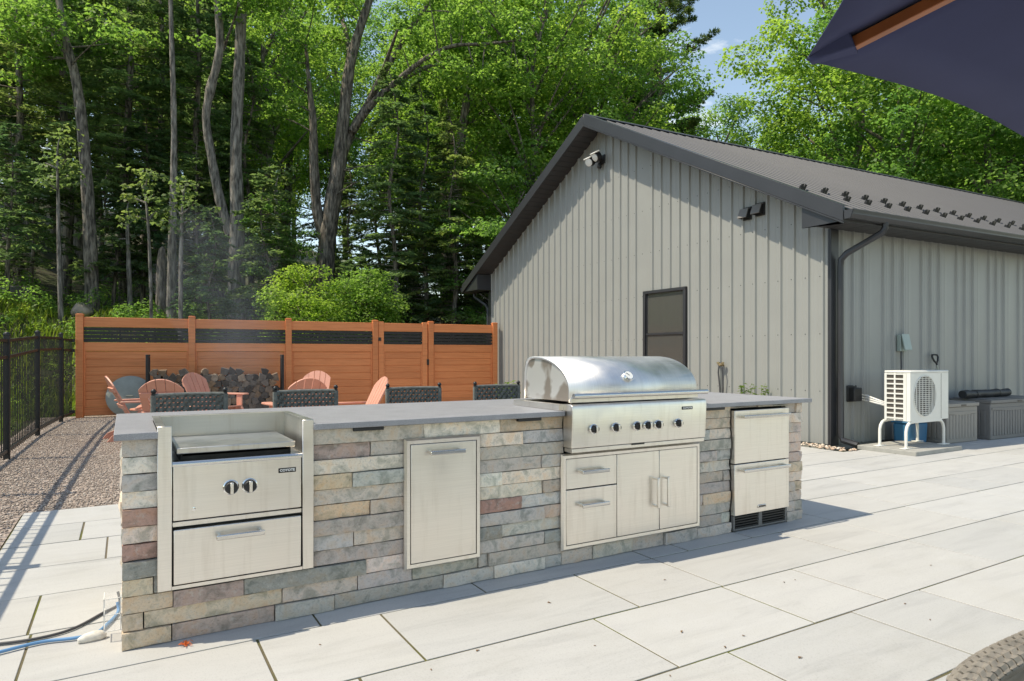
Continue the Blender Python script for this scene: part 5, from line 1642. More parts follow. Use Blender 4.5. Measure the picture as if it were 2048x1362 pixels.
for k in range(8):
    A = pcorner(k)
    d = (A - apex)
    side = Vector((-d.y, d.x, 0)).normalized() * 0.014
    upv = side.cross(d).normalized() * 0.016
    if upv.z < 0: upv = -upv
    p0 = apex + d * 0.03 - Vector((0, 0, 0.030)); p1 = apex + d * 0.938 - Vector((0, 0, 0.022))
    rb = MB()
    vs_ = [p + side * a + upv * b for p in (p0, p1) for a, b in ((-1, -1), (1, -1), (1, 1), (-1, 1))]
    rb.add(vs_, [(0, 3, 2, 1), (4, 5, 6, 7)] + [(i, (i + 1) % 4, 4 + (i + 1) % 4, 4 + i) for i in range(4)])
    ro = rb.build('rib', 'rib_wood', ps, world=True, bevel=0.002, seg=1)
    pk = MB()                                                          # stitched corner pocket
    e0 = apex + d * 0.93 - Vector((0, 0, 0.022)); e1 = apex + d * 0.995 - Vector((0, 0, 0.006))
    sw = side * 3.2
    vs_ = [e0 - sw + upv * 1.2, e0 + sw + upv * 1.2, e0 + sw * .6 - upv * 1.3, e0 - sw * .6 - upv * 1.3, e1 - sw * .5 + upv * 0.3, e1 + sw * .5 + upv * .3, e1 + sw * .3 - upv * .6, e1 - sw * .3 - upv * .6]
    pk.add(vs_, [(0, 3, 2, 1), (4, 5, 6, 7)] + [(i, (i + 1) % 4, 4 + (i + 1) % 4, 4 + i) for i in range(4)])
    pk.build('rib_pocket', 'navy_canvas', ro, world=True, bevel=0.004)
    st_ = MB(); st_.tube([apex + d * 0.5 - Vector((0, 0, 0.035)), Vector((2.40, -0.44, PZ - 0.05)) + Vector((d.x, d.y, 0)).normalized() * 0.05], 0.010, 6); st_.build('strut', 'rib_wood', ps, world=True)
mb = MB(); mb.tube([(2.40, -0.44, 0.04), (2.40, -0.44, PZ + RISE + 0.02)], 0.024, 14); mb.build('pole', 'rib_wood', ps, world=True, smooth=50)
mb = MB(); mb.lathe([(0.06, -0.04), (0.06, 0.03), (0.03, 0.05)], (2.40, -0.44, PZ - 0.05), 14); mb.build('runner', 'rib_wood', ps, world=True)
mb = MB(); mb.lathe([(0.29, 0.0), (0.29, 0.04), (0.25, 0.06), (0.05, 0.08), (0.035, 0.30)], (2.40, -0.44, 0.0), 28); mb.build('base', 'black_metal', ps, world=True, smooth=40)
mb = MB(); mb.lathe([(0.018, 0.0), (0.035, 0.02), (0.03, 0.06), (0.008, 0.09)], (2.40, -0.44, PZ + RISE), 12); mb.build('finial', 'rib_wood', ps, world=True, smooth=40)

wc = thing('wicker_chair', 'taupe wicker barrel chair with a braided rim at the edge of the patio', 'chair', (1.28, 0.10, 0))
CX, CY, RAD = 1.27, 0.11, 0.40
a0, a1 = rad(-25), rad(205)
def rimz(f): return 0.762 - 0.12 * (abs(f - 0.5) * 2) ** 2.2
def shell_pt(f, h, off):
    a = a0 + (a1 - a0) * f
    top = rimz(f)
    z = 0.10 + (top - 0.10) * h
    r = RAD * (0.86 + 0.14 * h) + off
    c, s = math.cos(a), math.sin(a)
    return (CX + r * math.copysign(abs(c) ** 0.55, c), CY + r * math.copysign(abs(s) ** 0.55, s) * 0.97, z)
NU, NV, SUB = 44, 24, 3
m_ = MB(); vs_ = []; fs_ = []
nu, nv = NU * SUB, NV * SUB
for j in range(nv + 1):
    for i in range(nu + 1):
        cu_, cv_ = i / SUB, j / SUB
        w_ = math.sin(PI * cu_ + PI * math.floor(cv_)) * abs(math.sin(PI * cv_))
        vs_.append(shell_pt(i / nu, j / nv, 0.008 * w_))
for j in range(nv):
    for i in range(nu):
        b = j * (nu + 1) + i; fs_.append((b, b + 1, b + nu + 2, b + nu + 1))
m_.add(vs_, fs_)
o = m_.build('woven_shell', 'wicker', wc, world=True, smooth=75)
md = o.modifiers.new('cane', 'SOLIDIFY'); md.thickness = 0.012; md.offset = 0
# braided rim: flat strips plaited along the edge, following its true length
dense = [Vector(shell_pt(k / 400, 1.0, 0.0)) for k in range(401)]
acc = [0.0]
for a_, b_ in zip(dense[:-1], dense[1:]): acc.append(acc[-1] + (b_ - a_).length)
def rim_at(s):
    k = min(399, max(0, int(np.searchsorted(acc, s)) - 1))
    f_ = (s - acc[k]) / max(1e-6, acc[k + 1] - acc[k])
    t_ = (dense[min(400, k + 3)] - dense[max(0, k - 3)]).normalized()
    return dense[k].lerp(dense[k + 1], f_), t_
STEP = 0.024
rm = MB()
for st2 in (0, 1):
    for k in range(int(acc[-1] / STEP)):
        s = (k + 0.5 * st2) * STEP
        p_, t_ = rim_at(s)
        nn = t_.cross(Vector((0, 0, 1))).normalized()
        sgn = 1 if st2 == 0 else -1
        prev = None
        vs_ = []
        for q2 in np.linspace(-1, 1, 7):                       # each strip arches over the rim from side to side
            ang = q2 * 1.15
            c_ = p_ + t_ * (q2 * sgn * 0.020) + nn * math.sin(ang) * 0.027 + Vector((0, 0, math.cos(ang) * 0.024 + 0.002 * math.cos(q2 * 9 + st2 * PI)))
            w2 = t_ * 0.0085
            up = (nn * math.sin(ang) + Vector((0, 0, math.cos(ang)))) * 0.0022
            vs_ += [c_ - w2, c_ + w2, c_ + w2 + up, c_ - w2 + up]
        fs_ = [(0, 3, 2, 1), (24, 25, 26, 27)]
        for r_ in range(6):
            b = r_ * 4
            fs_ += [(b + e, b + (e + 1) % 4, b + 4 + (e + 1) % 4, b + 4 + e) for e in range(4)]
        rm.add(vs_, fs_)
ob = rm.build('braided_rim', 'wicker', wc, world=True, smooth=40); ob['kind'] = 'stuff'
rr = MB(); rr.tube([Vector(shell_pt(k / 120, 1.0, 0)) for k in range(121)], 0.019, 10); rr.build('rim_core', 'wicker', wc, world=True, smooth=60)
for f in (0.0, 1.0):
    rr = MB(); rr.tube([shell_pt(f, h, 0) for h in np.linspace(0, 1, 8)], 0.022, 8); rr.build('front_post', 'wicker', wc, world=True, smooth=60)
rr = MB(); rr.tube([shell_pt(k / 40, 0.0, 0) for k in range(41)], 0.02, 8); rr.build('foot_ring', 'wicker', wc, world=True, smooth=60)
se = MB(); se.lathe([(0.29, 0.0), (0.31, 0.03), (0.31, 0.08), (0.28, 0.11), (0.1, 0.12)], (CX, CY, 0.34), 28); se.build('seat_cushion', 'grey_resin', wc, world=True, smooth=50)
sb = MB(); sb.lathe([(0.318, 0), (0.318, 0.04)], (CX, CY, 0.30), 28); sb.build('seat_deck', 'wicker', wc, world=True)
for a in (rad(-25), rad(35), rad(145), rad(205)):
    rr = MB(); x, y = CX + RAD * 0.84 * math.cos(a), CY + RAD * 0.84 * math.sin(a); rr.tube([(x, y, 0), (x, y, 0.32)], 0.018, 8); rr.build('leg', 'wicker', wc, world=True, smooth=50)

# ================================================================== SMALL THINGS ON THE PATIO
def gpath(pts, z): return [(*ground(u, v), z + 0.0) for u, v in pts]
def smooth_path(P, n=6):
    P = [Vector(p) for p in P]; out_ = []
    for i in range(len(P) - 1):
        p0, p1, p2, p3 = P[max(i - 1, 0)], P[i], P[i + 1], P[min(i + 2, len(P) - 1)]
        for k in range(n):
            t = k / n
            out_.append(0.5 * ((2 * p1) + (p2 - p0) * t + (2 * p0 - 5 * p1 + 4 * p2 - p3) * t * t + (-p0 + 3 * p1 - 3 * p2 + p3) * t ** 3))
    out_.append(P[-1]); return out_
hs = thing('garden_hose', 'blue hose lying on the slabs by the end of the kitchen island', 'hose', (*ground(120, 1285), 0))
P = gpath([(-190, 1372), (-80, 1330), (0, 1309), (82, 1289), (150, 1281), (190, 1272), (214, 1254), (236, 1229)], 0.011)
P.append((-0.03, 3.72, 0.05)); 
mb = MB(); mb.tube(smooth_path(P), 0.0075, 8); mb.build('hose', 'hose_blue', hs, world=True, smooth=50)
x, y = ground(186, 1280)
mb = MB(); mb.tube([(x - 0.055, y - 0.012, 0.011), (x - 0.03, y - 0.004, 0.013), (x, y, 0.015), (x + 0.03, y + 0.003, 0.014), (x + 0.05, y + 0.004, 0.011)], [0.010, 0.021, 0.024, 0.022, 0.010], 10); mb.build('taped_joint', 'tape_white', hs, world=True, smooth=50)
cbx = thing('power_cable', 'dark grey cable lying behind the blue hose on the slabs', 'cable', (*ground(120, 1270), 0))
P = gpath([(-200, 1310), (-90, 1296), (0, 1291), (82, 1279), (148, 1260), (206, 1229), (238, 1211)], 0.008); P.append((-0.03, 3.85, 0.06))
mb = MB(); mb.tube(smooth_path(P), 0.0065, 8); mb.build('cable', 'cable_dark', cbx, world=True, smooth=50)
oc = thing('outlet_cover', 'clear plastic outlet cover low on the stone end of the island', 'outlet cover', (-0.05, 3.42, 0.05))
mb = MB()
x0, x1, y0, y1, z0, z1 = -0.078, -0.016, 3.355, 3.455, 0.045, 0.185
for (a, b) in (((x0, y0), (x0, y0)), ((x0, y1), (x0, y1)), ((x1, y0), (x1, y0))):
    mb.box(a[0] - 0.0015, a[1] - 0.0015, z0, a[0] + 0.0015, a[1] + 0.0015, z1)
for z in (z0, (z0 + z1) / 2, z1):
    mb.box(x0 - 0.0015, y0 - 0.0015, z - 0.0015, x0 + 0.0015, y1 + 0.0015, z + 0.0015); mb.box(x0, y0 - 0.0015, z - 0.0015, x1 + 0.01, y0 + 0.0015, z + 0.0015)
mb.build('frame', 'white_pvc', oc, world=True)
mb = MB(); mb.box(x0, y0, z0, x1 + 0.012, y1, z1); mb.build('clear_box', 'clear_plastic', oc, world=True)
x, y = ground(371, 1290)
ft = thing('orange_fibre_tuft', 'frayed tuft of orange fibre at the foot of the stone island', 'fibre', (x, y, 0))
mb = MB(); rr_ = random.Random(3)
for k in range(34):
    a = rr_.uniform(0, 2 * PI); l = rr_.uniform(0.01, 0.034)
    mb.tube([(x + rr_.uniform(-.008, .008), y + rr_.uniform(-.02, .02), 0.002), (x + l * .6 * math.cos(a), y + l * .8 * math.sin(a), rr_.uniform(.004, .018)), (x + l * math.cos(a), y + l * 1.2 * math.sin(a), rr_.uniform(.003, .014))], 0.0012, 4)
ob = mb.build('strands', 'orange_fibre', ft, world=True); ob['kind'] = 'stuff'
db = [(1487, 1272), (1363, 1264), (1330, 1160), (1190, 1292), (1810, 1208), (1862, 1131), (1568, 1165), (1590, 1160), (1340, 1352), (1600, 1316), (955, 1302), (1098, 1206), (1860, 1240), (1450, 1295), (640, 1290), (862, 1340)]
rr_ = random.Random(9)
lm_ = MB(); lm_.add([(-0.014, 0, 0.001), (-0.004, 0.005, 0.004), (0.011, 0.002, 0.002), (0.004, -0.006, 0.005), (-0.006, -0.004, 0.0), (0.002, 0.0, 0.0)], [(0, 3, 1), (3, 2, 1), (0, 5, 3), (3, 5, 2), (0, 1, 5), (1, 2, 5)])
lme = lm_.mesh('leaf_scrap'); lme.materials.append(MT['dry_leaf'])
for (u, v) in db:
    o = bpy.data.objects.new('leaf_scrap', lme); COL.objects.link(o)
    o.location = (*ground(u, v), 0.001); o.rotation_euler = (0, 0, rr_.uniform(0, 6)); k = rr_.uniform(0.5, 1.1); o.scale = (k, k, k)
    tag(o, 'tiny dry brown leaf scrap on the pale slabs', 'leaf scrap', 'leaf scraps on the patio')

# ================================================================== TREES AND PLANTS
def unit(a): return a / np.linalg.norm(a, axis=-1, keepdims=True)
def leaf_mesh(name, P, N, L, W, rng, fold=0.22, T=None):
    """one four-cornered, slightly folded leaf per point"""
    n = len(P)
    if T is None:
        T = rng.normal(size=(n, 3))
    T = unit(T - N * np.sum(T * N, 1, keepdims=True))
    B = np.cross(N, T)
    L = np.asarray(L).reshape(-1, 1); W = np.asarray(W).reshape(-1, 1)
    V = np.empty((n, 4, 3))
    V[:, 0] = P - T * L * 0.5
    V[:, 1] = P + B * W * 0.5 + N * fold * W + T * L * 0.05
    V[:, 2] = P + T * L * 0.5 - N * fold * L * 0.35
    V[:, 3] = P - B * W * 0.5 + N * fold * W + T * L * 0.05
    F = np.arange(n * 4).reshape(n, 4)
    return quads(name, V.reshape(-1, 3), F)
def pads_leaves(pads, per, rng, flat=0.42, up=0.9):
    """pads: list (x, y, z, r); leaves gathered in flattened, drooping clumps"""
    Ps, Ns = [], []
    for (x, y, z, r) in pads:
        n = max(12, int(per * r * r))
        d = unit(rng.normal(size=(n, 3)))
        rr = rng.uniform(0.25, 1, (n, 1)) ** 0.5
        p = d * rr * r
        # lobed outline
        an = np.arctan2(d[:, 1], d[:, 0]); ph = rng.uniform(0, 6.28)
        lob = 1 + 0.22 * np.sin(3 * an + ph) + 0.14 * np.sin(5 * an + 2 * ph)
        p[:, 0] *= lob; p[:, 1] *= lob
        p[:, 2] *= flat
        p[:, 2] -= 0.28 * (p[:, 0] ** 2 + p[:, 1] ** 2) / max(r, .01)
        nn = unit(np.array([0, 0, up]) + d * 0.55 + rng.normal(size=(n, 3)) * 0.42)
        Ps.append(p + np.array([x, y, z])); Ns.append(nn)
    return np.concatenate(Ps), np.concatenate(Ns)
def ellip_pads(rng, n, c, R, rmin, rmax, inner=0.35):
    out_ = []
    for _ in range(n):
        d = rng.normal(size=3); d /= np.linalg.norm(d)
        k = rng.uniform(inner ** 3, 1) ** (1 / 3)
        out_.append((c[0] + d[0] * R[0] * k, c[1] + d[1] * R[1] * k, c[2] + d[2] * R[2] * k, rng.uniform(rmin, rmax)))
    return out_
def limb(mb, a, b, r0, r1, rng, n=5, bow=0.12, seg=6):
    a = Vector(a); b = Vector(b); L = (b - a).length
    off = Vector(rng.normal(size=3)) * bow * L * 0.4 + Vector((0, 0, bow * L * 0.5))
    pts = []
    for i in range(n + 1):
        t = i / n
        pts.append(a.lerp(b, t) + off * (4 * t * (1 - t)) * 0.5)
    mb.tube(pts, [r0 + (r1 - r0) * i / n for i in range(n + 1)], seg, False)
def trunk_tube(mb, pts, radii, rng, seg=10):
    P = smooth_path(pts, 4)
    R = np.interp(np.linspace(0, len(pts) - 1, len(P)), range(len(pts)), radii)
    mb.tube(P, [float(r * (1 + 0.05 * math.sin(i * 2.1))) for i, r in enumerate(R)], seg, True)

VAR = {}
def make_broadleaf(key, seed, H, R, cb, npads, per, leaf, mat='maple_leaf', lsz=(0.10, 0.17), flat=0.42):
    rng = np.random.default_rng(seed)
    zc = (cb + 1) / 2 * H
    pads = ellip_pads(rng, npads, (0, 0, zc), (R, R, (1 - cb) / 2 * H), 0.55, 1.15, 0.30)
    P, N = pads_leaves(pads, per, rng, flat)
    n = len(P)
    L = rng.uniform(*lsz, n)
    cm = leaf_mesh('crown', P, N, L, L * 0.82, rng); cm.materials.append(MT[mat])
    mb = MB()
    tr_ = 0.011 * H + 0.04
    sway = rng.normal(size=(6, 2)) * 0.16
    tp = [(sway[i, 0] * i * .5, sway[i, 1] * i * .5, H * 0.86 * i / 5 - (0.3 if i == 0 else 0)) for i in range(6)]
    trunk_tube(mb, tp, [tr_ * (1.25 if i == 0 else 1) * (1 - 0.85 * i / 5) for i in range(6)], rng)
    for (x, y, z, r) in pads[:26]:
        f = min(0.8, max(0.28, (z / H - 0.16)))
        i = f * 5 / 0.86
        k = min(4, int(i)); a = Vector(tp[k]).lerp(Vector(tp[k + 1]), i - k)
        limb(mb, a, (x, y, z), tr_ * 0.34, 0.012, rng)
    tm = mb.mesh('trunk', 60); tm.materials.append(MT['bark'])
    VAR[key] = (tm, cm, H)
def make_hemlock(key, seed, H, R, cb, nb, mat='hemlock_needle', dead=14):
    rng = np.random.default_rng(seed)
    Ps, Ns, Ts, Ls = [], [], [], []
    mb = MB()
    tr_ = 0.009 * H + 0.03
    sway = rng.normal(size=(6, 2)) * 0.05
    tp = [(sway[i, 0] * i, sway[i, 1] * i, H * i / 5 - (0.3 if i == 0 else 0)) for i in range(6)]
    trunk_tube(mb, tp, [tr_ * (1 - 0.92 * i / 5) for i in range(6)], rng, 8)
    def tpos(z):
        i = min(4.999, max(0, z / H * 5)); k = int(i); return Vector(tp[k]).lerp(Vector(tp[k + 1]), i - k)
    for b in range(nb):
        f = cb + (1 - cb) * (b + rng.uniform(0, 1)) / nb
        z = f * H
        L = R * (1 - (f - cb) / (1 - cb)) ** 0.75 * rng.uniform(0.65, 1.1) + 0.25
        a = rng.uniform(0, 2 * PI)
        o = np.array(tpos(z))
        d = np.array([math.cos(a), math.sin(a), 0])
        drop = rng.uniform(0.10, 0.32)
        def bpnt(t): return o + d * L * t + np.array([0, 0, 0.06 * L * math.sin(t * 2.2) - drop * L * t * t])
        mb.tube([bpnt(t) for t in (0, .35, .7, 1)], [0.016 + 0.006 * L, 0.012, 0.008, 0.003], 4, False)
        ns = int(46 * L) + 8
        t = rng.uniform(0.16, 1.0, ns) ** 0.8
        side = np.array([-d[1], d[0], 0])
        for tt in t:
            w = (1 - tt * 0.7) * 0.42 * L ** 0.7
            s = rng.uniform(-1, 1) * w
            p = bpnt(tt) + side * s + d * abs(s) * 0.35 + np.array([0, 0, -0.22 * abs(s) + rng.normal() * 0.03])
            Ps.append(p)
            Ns.append(np.array([0, 0, 1]) + rng.normal(size=3) * 0.30)
            Ts.append(d * 0.8 + side * np.sign(s) * 0.9 + np.array([0, 0, -0.25]) + rng.normal(size=3) * 0.2)
            Ls.append(rng.uniform(0.16, 0.32))
    P = np.array(Ps); N = unit(np.array(Ns)); L = np.array(Ls)
    cm = leaf_mesh('crown', P, N, L, L * 0.34, rng, 0.08, np.array(Ts)); cm.materials.append(MT[mat])
    for k in range(dead):                                           # bare lower twigs
        z = rng.uniform(0.12, cb + 0.05) * H; a = rng.uniform(0, 2 * PI); L = rng.uniform(0.4, 1.3)
        o = tpos(z); limb(mb, o, o + Vector((math.cos(a) * L, math.sin(a) * L, rng.uniform(-.25, .2))), 0.012, 0.003, rng, 3, 0.1, 4)
    tm = mb.mesh('trunk', 60); tm.materials.append(MT['bark'])
    VAR[key] = (tm, cm, H)
def make_pine(key, seed, H, R, cb):
    rng = np.random.default_rng(seed)
    Ps, Ns, Ts, Ls = [], [], [], []
    mb = MB()
    tr_ = 0.22
    tp = [(0.05 * math.sin(i), 0.05 * math.cos(i), H * i / 6 - (.3 if i == 0 else 0)) for i in range(7)]
    trunk_tube(mb, tp, [tr_ * (1 - 0.9 * i / 6) for i in range(7)], rng, 8)
    nl = 17
    for l in range(nl):
        f = cb + (1 - cb) * l / nl
        for b in range(rng.integers(4, 6)):
            a = rng.uniform(0, 2 * PI)
            L = R * (1 - (f - cb) / (1 - cb)) ** 0.55 * rng.uniform(0.6, 1.15) + 0.3
            o = np.array([0, 0, f * H + rng.normal() * 0.15]); d = np.array([math.cos(a), math.sin(a), 0]); side = np.array([-d[1], d[0], 0])
            rise = rng.uniform(0.0, 0.28)
            def bpnt(t): return o + d * L * t + np.array([0, 0, rise * L * t * t + 0.02])
            mb.tube([bpnt(t) for t in (0, .4, .8, 1)], [0.05, 0.035, 0.018, 0.006], 5, False)
            for tt in rng.uniform(0.38, 1.02, int(7 * L) + 3):
                s = rng.uniform(-1, 1) * 0.40 * L ** .6 * (1.15 - tt)
                c = bpnt(tt) + side * s + np.array([0, 0, 0.05])
                m = 34
                dd = unit(rng.normal(size=(m, 3)) + np.array([0, 0, 0.5]) + d * 0.5)
                Ps.append(c + dd * 0.13 * np.array([1.5, 1.5, 0.8])); Ts.append(dd); Ns.append(unit(rng.normal(size=(m, 3)))); Ls.append(rng.uniform(0.16, 0.28, m))
    P = np.concatenate(Ps); N = np.concatenate(Ns); T = np.concatenate(Ts); L = np.concatenate(Ls)
    N = unit(N - T * np.sum(N * T, 1, keepdims=True))
    cm = leaf_mesh('crown', P, N, L, L * 0.20, rng, 0.05, T); cm.materials.append(MT['pine_needle'])
    tm = mb.mesh('trunk', 60); tm.materials.append(MT['bark'])
    VAR[key] = (tm, cm, H)

make_broadleaf('m1', 11, 19, 3.6, 0.30, 120, 230, 0.14)
make_broadleaf('m2', 12, 17, 3.3, 0.26, 110, 230, 0.14)
make_broadleaf('m3', 13, 21, 3.9, 0.34, 125, 225, 0.14)
make_broadleaf('y1', 14, 8.0, 2.3, 0.16, 52, 250, 0.13, 'maple_leaf', (0.09, 0.15), 0.2)
make_broadleaf('y2', 15, 5.0, 1.7, 0.12, 42, 360, 0.13, 'young_leaf', (0.08, 0.14))
make_broadleaf('b1', 16, 20, 4.6, 0.16, 190, 230, 0.15, 'young_leaf', (0.11, 0.18))
make_broadleaf('b2', 17, 17, 4.4, 0.14, 175, 230, 0.15, 'maple_leaf', (0.11, 0.18))
make_hemlock('h1', 21, 17, 2.7, 0.22, 150)
make_hemlock('h2', 22, 13, 2.3, 0.20, 120)
make_hemlock('h3', 23, 6.5, 1.6, 0.22, 70, dead=16)
make_hemlock('h4', 24, 4.2, 1.25, 0.14, 50)
make_pine('p1', 31, 24, 3.3, 0.30)

def plant_tree(key, u, d, name, label, cat='tree', group=None, sc_=1.0, rz=None, hz=1.0, zoff=0):
    tm, cm, H = VAR[key]
    x, y = ray(u, d)
    z = float(terr(x, y))
    t = thing(name, label, cat, (x, y, z + zoff), rz if rz is not None else rl.uniform(0, 6.28), group)
    t.scale = (sc_, sc_, sc_ * hz)
    link('trunk', tm, t); link('crown', cm, t)
    return t
# --- trees behind the barn on the right
GB = 'broadleaf trees behind the barn'
plant_tree('b1', 1700, 27, 'maple_tree', 'tall bright green maple rising beside the open sky behind the roof', group=GB, hz=1.05, rz=0.3)
plant_tree('b2', 1800, 25, 'maple_tree', 'spreading green maple behind the middle of the barn roof', group=GB, rz=1.1)
plant_tree('b2', 1960, 24, 'maple_tree', 'green maple behind the snow guards of the barn roof', group=GB, rz=2.7)
plant_tree('b1', 2150, 25, 'maple_tree', 'green maple partly hidden by the navy parasol', group=GB, rz=4.2)
plant_tree('b2', 1600, 33, 'maple_tree', 'lower green tree in front of the blue sky behind the roof', group=GB, sc_=0.72, rz=0.9)
plant_tree('b2', 1455, 37, 'maple_tree', 'small distant tree under the patch of open sky', group=GB, sc_=0.90, rz=3.9)
plant_tree('b2', 1385, 41, 'maple_tree', 'distant tree between the tall pine and the patch of open sky', group=GB, sc_=0.95, rz=5.2)
for i, (u, d, k, s) in enumerate(((1720, 36, 'b1', 1.0), (1890, 34, 'b2', 1.1), (2060, 35, 'b1', 1.0), (1990, 44, 'm3', 1.2), (1800, 45, 'm1', 1.2), (1760, 46, 'm2', .95))):
    plant_tree(k, u, d, 'maple_tree', 'background maple filling the gaps behind the barn roof', group='background trees behind the barn', sc_=s)
# --- the pine against the sky
plant_tree('p1', 1318, 33, 'white_pine', 'tall white pine with layered branches standing against the sky', sc_=1.0, rz=1.0)
plant_tree('p1', 1275, 38, 'white_pine', 'second white pine just behind the tall pine by the sky', sc_=0.95, rz=3.3)
# --- woods between the big forked tree and the barn
GW = 'maples in the woods behind the barn gable'
for (u, d, k, s, rz) in ((1180, 27, 'm1', 1.0, 0.4), (1060, 25, 'm2', 1.0, 2.2), (985, 29, 'm3', 1.0, 1.2), (1255, 30, 'm2', 1.02, 5.0), (890, 27, 'm2', 0.9, 3.6), (1120, 34, 'm3', 1.05, 0.2), (820, 33, 'm1', 0.86, 4.4), (940, 36, 'm3', 1.0, 2.9), (1010, 23, 'y1', 1.0, 1.0), (850, 23, 'h2', 0.8, 2.0), (790, 22, 'h2', 0.8, 2.0), (905, 22.5, 'h2', 0.75, 1.0)):
    nm = 'hemlock_tree' if k[0] == 'h' else 'maple_tree'
    plant_tree(k, u, d, nm, 'dark hemlock in the woods behind the gate' if k[0] == 'h' else ('young maple in the woods behind the gate' if k[0] == 'y' else 'tall maple in the woods behind the barn gable'), group='hemlocks behind the gate' if k[0] == 'h' else ('young maples behind the gate' if k[0] == 'y' else GW), sc_=s, rz=rz)
# --- woods at the left: hemlocks and shaded maples
for (u, d, k, s, rz) in ((40, 22, 'h1', 0.9, .3), (250, 23, 'h1', 1.0, 1.7), (390, 24, 'h1', 0.95, 2.9), (130, 26, 'h1', 1.1, 4.0), (320, 29, 'h1', 1.15, .9), (-60, 24, 'h1', 1.0, 5.0), (440, 28, 'h2', 1.1, 2.4), (500, 24, 'h2', 0.85, 2.0)):
    plant_tree(k, u, d, 'hemlock_tree', 'tall dark hemlock in the shaded woods behind the picket fence', group='tall hemlocks behind the fence', sc_=s, rz=rz)
for (u, d, k, s, rz) in ((60, 21.6, 'h3', 0.9, .5), (222, 21.4, 'h3', 0.85, 1.9), (400, 22.5, 'h3', 0.95, 3.3), (425, 19.2, 'h3', 0.62, 4.4), (15, 19.5, 'h3', 0.8, .2), (285, 22.6, 'h3', 1.1, .2), (530, 20.5, 'h3', 0.9, 1.2)):
    plant_tree(k, u, d, 'young_hemlock', 'young hemlock with bare lower twigs behind the orange fence', group='young hemlocks behind the fence', sc_=s, rz=rz)
for (u, d, k, s, rz) in ((20, 31, 'm1', 1.0, .3), (160, 34, 'm3', 1.05, 1.3), (290, 37, 'm1', 1.1, 2.3), (430, 33, 'm2', 1.1, 3.3), (540, 30, 'm1', 0.95, .8), (580, 37, 'm3', 1.1, 1.8), (690, 40, 'm1', 0.8, 1.4), (-90, 30, 'm2', 1.1, 2.0)):
    plant_tree(k, u, d, 'maple_tree', 'maple deeper in the woods behind the orange fence', group='maples deeper in the woods', sc_=s, rz=rz)
for (u, d, k, s, rz) in ((600, 19.2, 'y2', 0.68, 1.5), (700, 20.2, 'y2', 0.62, 0.2), (545, 22.5, 'y1', 0.62, 2.2), (735, 20.4, 'y2', 0.7, 4.4)):
    plant_tree(k, u, d, 'young_maple', 'bright young maple growing below the big forked tree', group='young maples below the forked tree', sc_=s, rz=rz)
for (u, d, k, s, rz) in ((700, 27, 'h2', 0.7, 1.0), (760, 29, 'h2', 0.8, 2.0), (830, 28, 'h3', 1.2, 3.0), (930, 31, 'h2', 0.8, 0.4), (880, 30, 'h3', 1.3, 1.4), (990, 33, 'h2', 0.9, 2.4), (800, 35, 'h1', 0.8, 3.4), (660, 33, 'h2', 0.9, 5.0), (720, 22.5, 'h4', 1.0, 5.0), (790, 24, 'h4', 1.1, 1.0), (960, 24, 'h4', 1.2, 2.0), (60, 34, 'h2', 1.0, 0.7), (200, 31, 'h2', 0.9, 2.7), (360, 33, 'h2', 1.0, 4.1), (110, 38, 'h1', 0.9, 1.1), (480, 36, 'h2', 1.1, 5.1), (-30, 36, 'h2', 1.0, 3.0), (250, 40, 'h1', 0.9, 3.0), (420, 41, 'h1', 0.9, 2.0)):
    plant_tree(k, u, d, 'understory_hemlock', 'low hemlock filling the shade deep in the woods', group='understory hemlocks deep in the woods', sc_=s, rz=rz)
for (u, d, k, s, rz) in ((-170, 25, 'm1', 0.9, .5), (-250, 29, 'h1', 1.0, 1.5), (-330, 33, 'm2', 1.0, 2.5), (-210, 35, 'h1', 1.1, 3.5), (-420, 38, 'm3', 1.0, 4.5), (-120, 33, 'h2', 1.1, 0.5), (-300, 42, 'm1', 1.1, 1.0)):
    plant_tree(k, u, d, 'hillside_tree', 'tree on the rising ground beyond the black picket fence', group='trees beyond the picket fence', sc_=s, rz=rz)
# --- far wood closing the view
for i in range(34):
    u = -160 + i * 70 + rl.uniform(-25, 25); d = rl.uniform(46, 66)
    if 1340 < u < 1580: continue
    if 690 < u < 880 and rl.random() < 0.5: continue
    plant_tree(rl.choice(['m1', 'm2', 'm3', 'b1', 'b2', 'h1']), u, d, 'forest_tree', 'far tree of the wood behind the house', group='far trees of the wood', sc_=rl.uniform(1.0, 1.25))

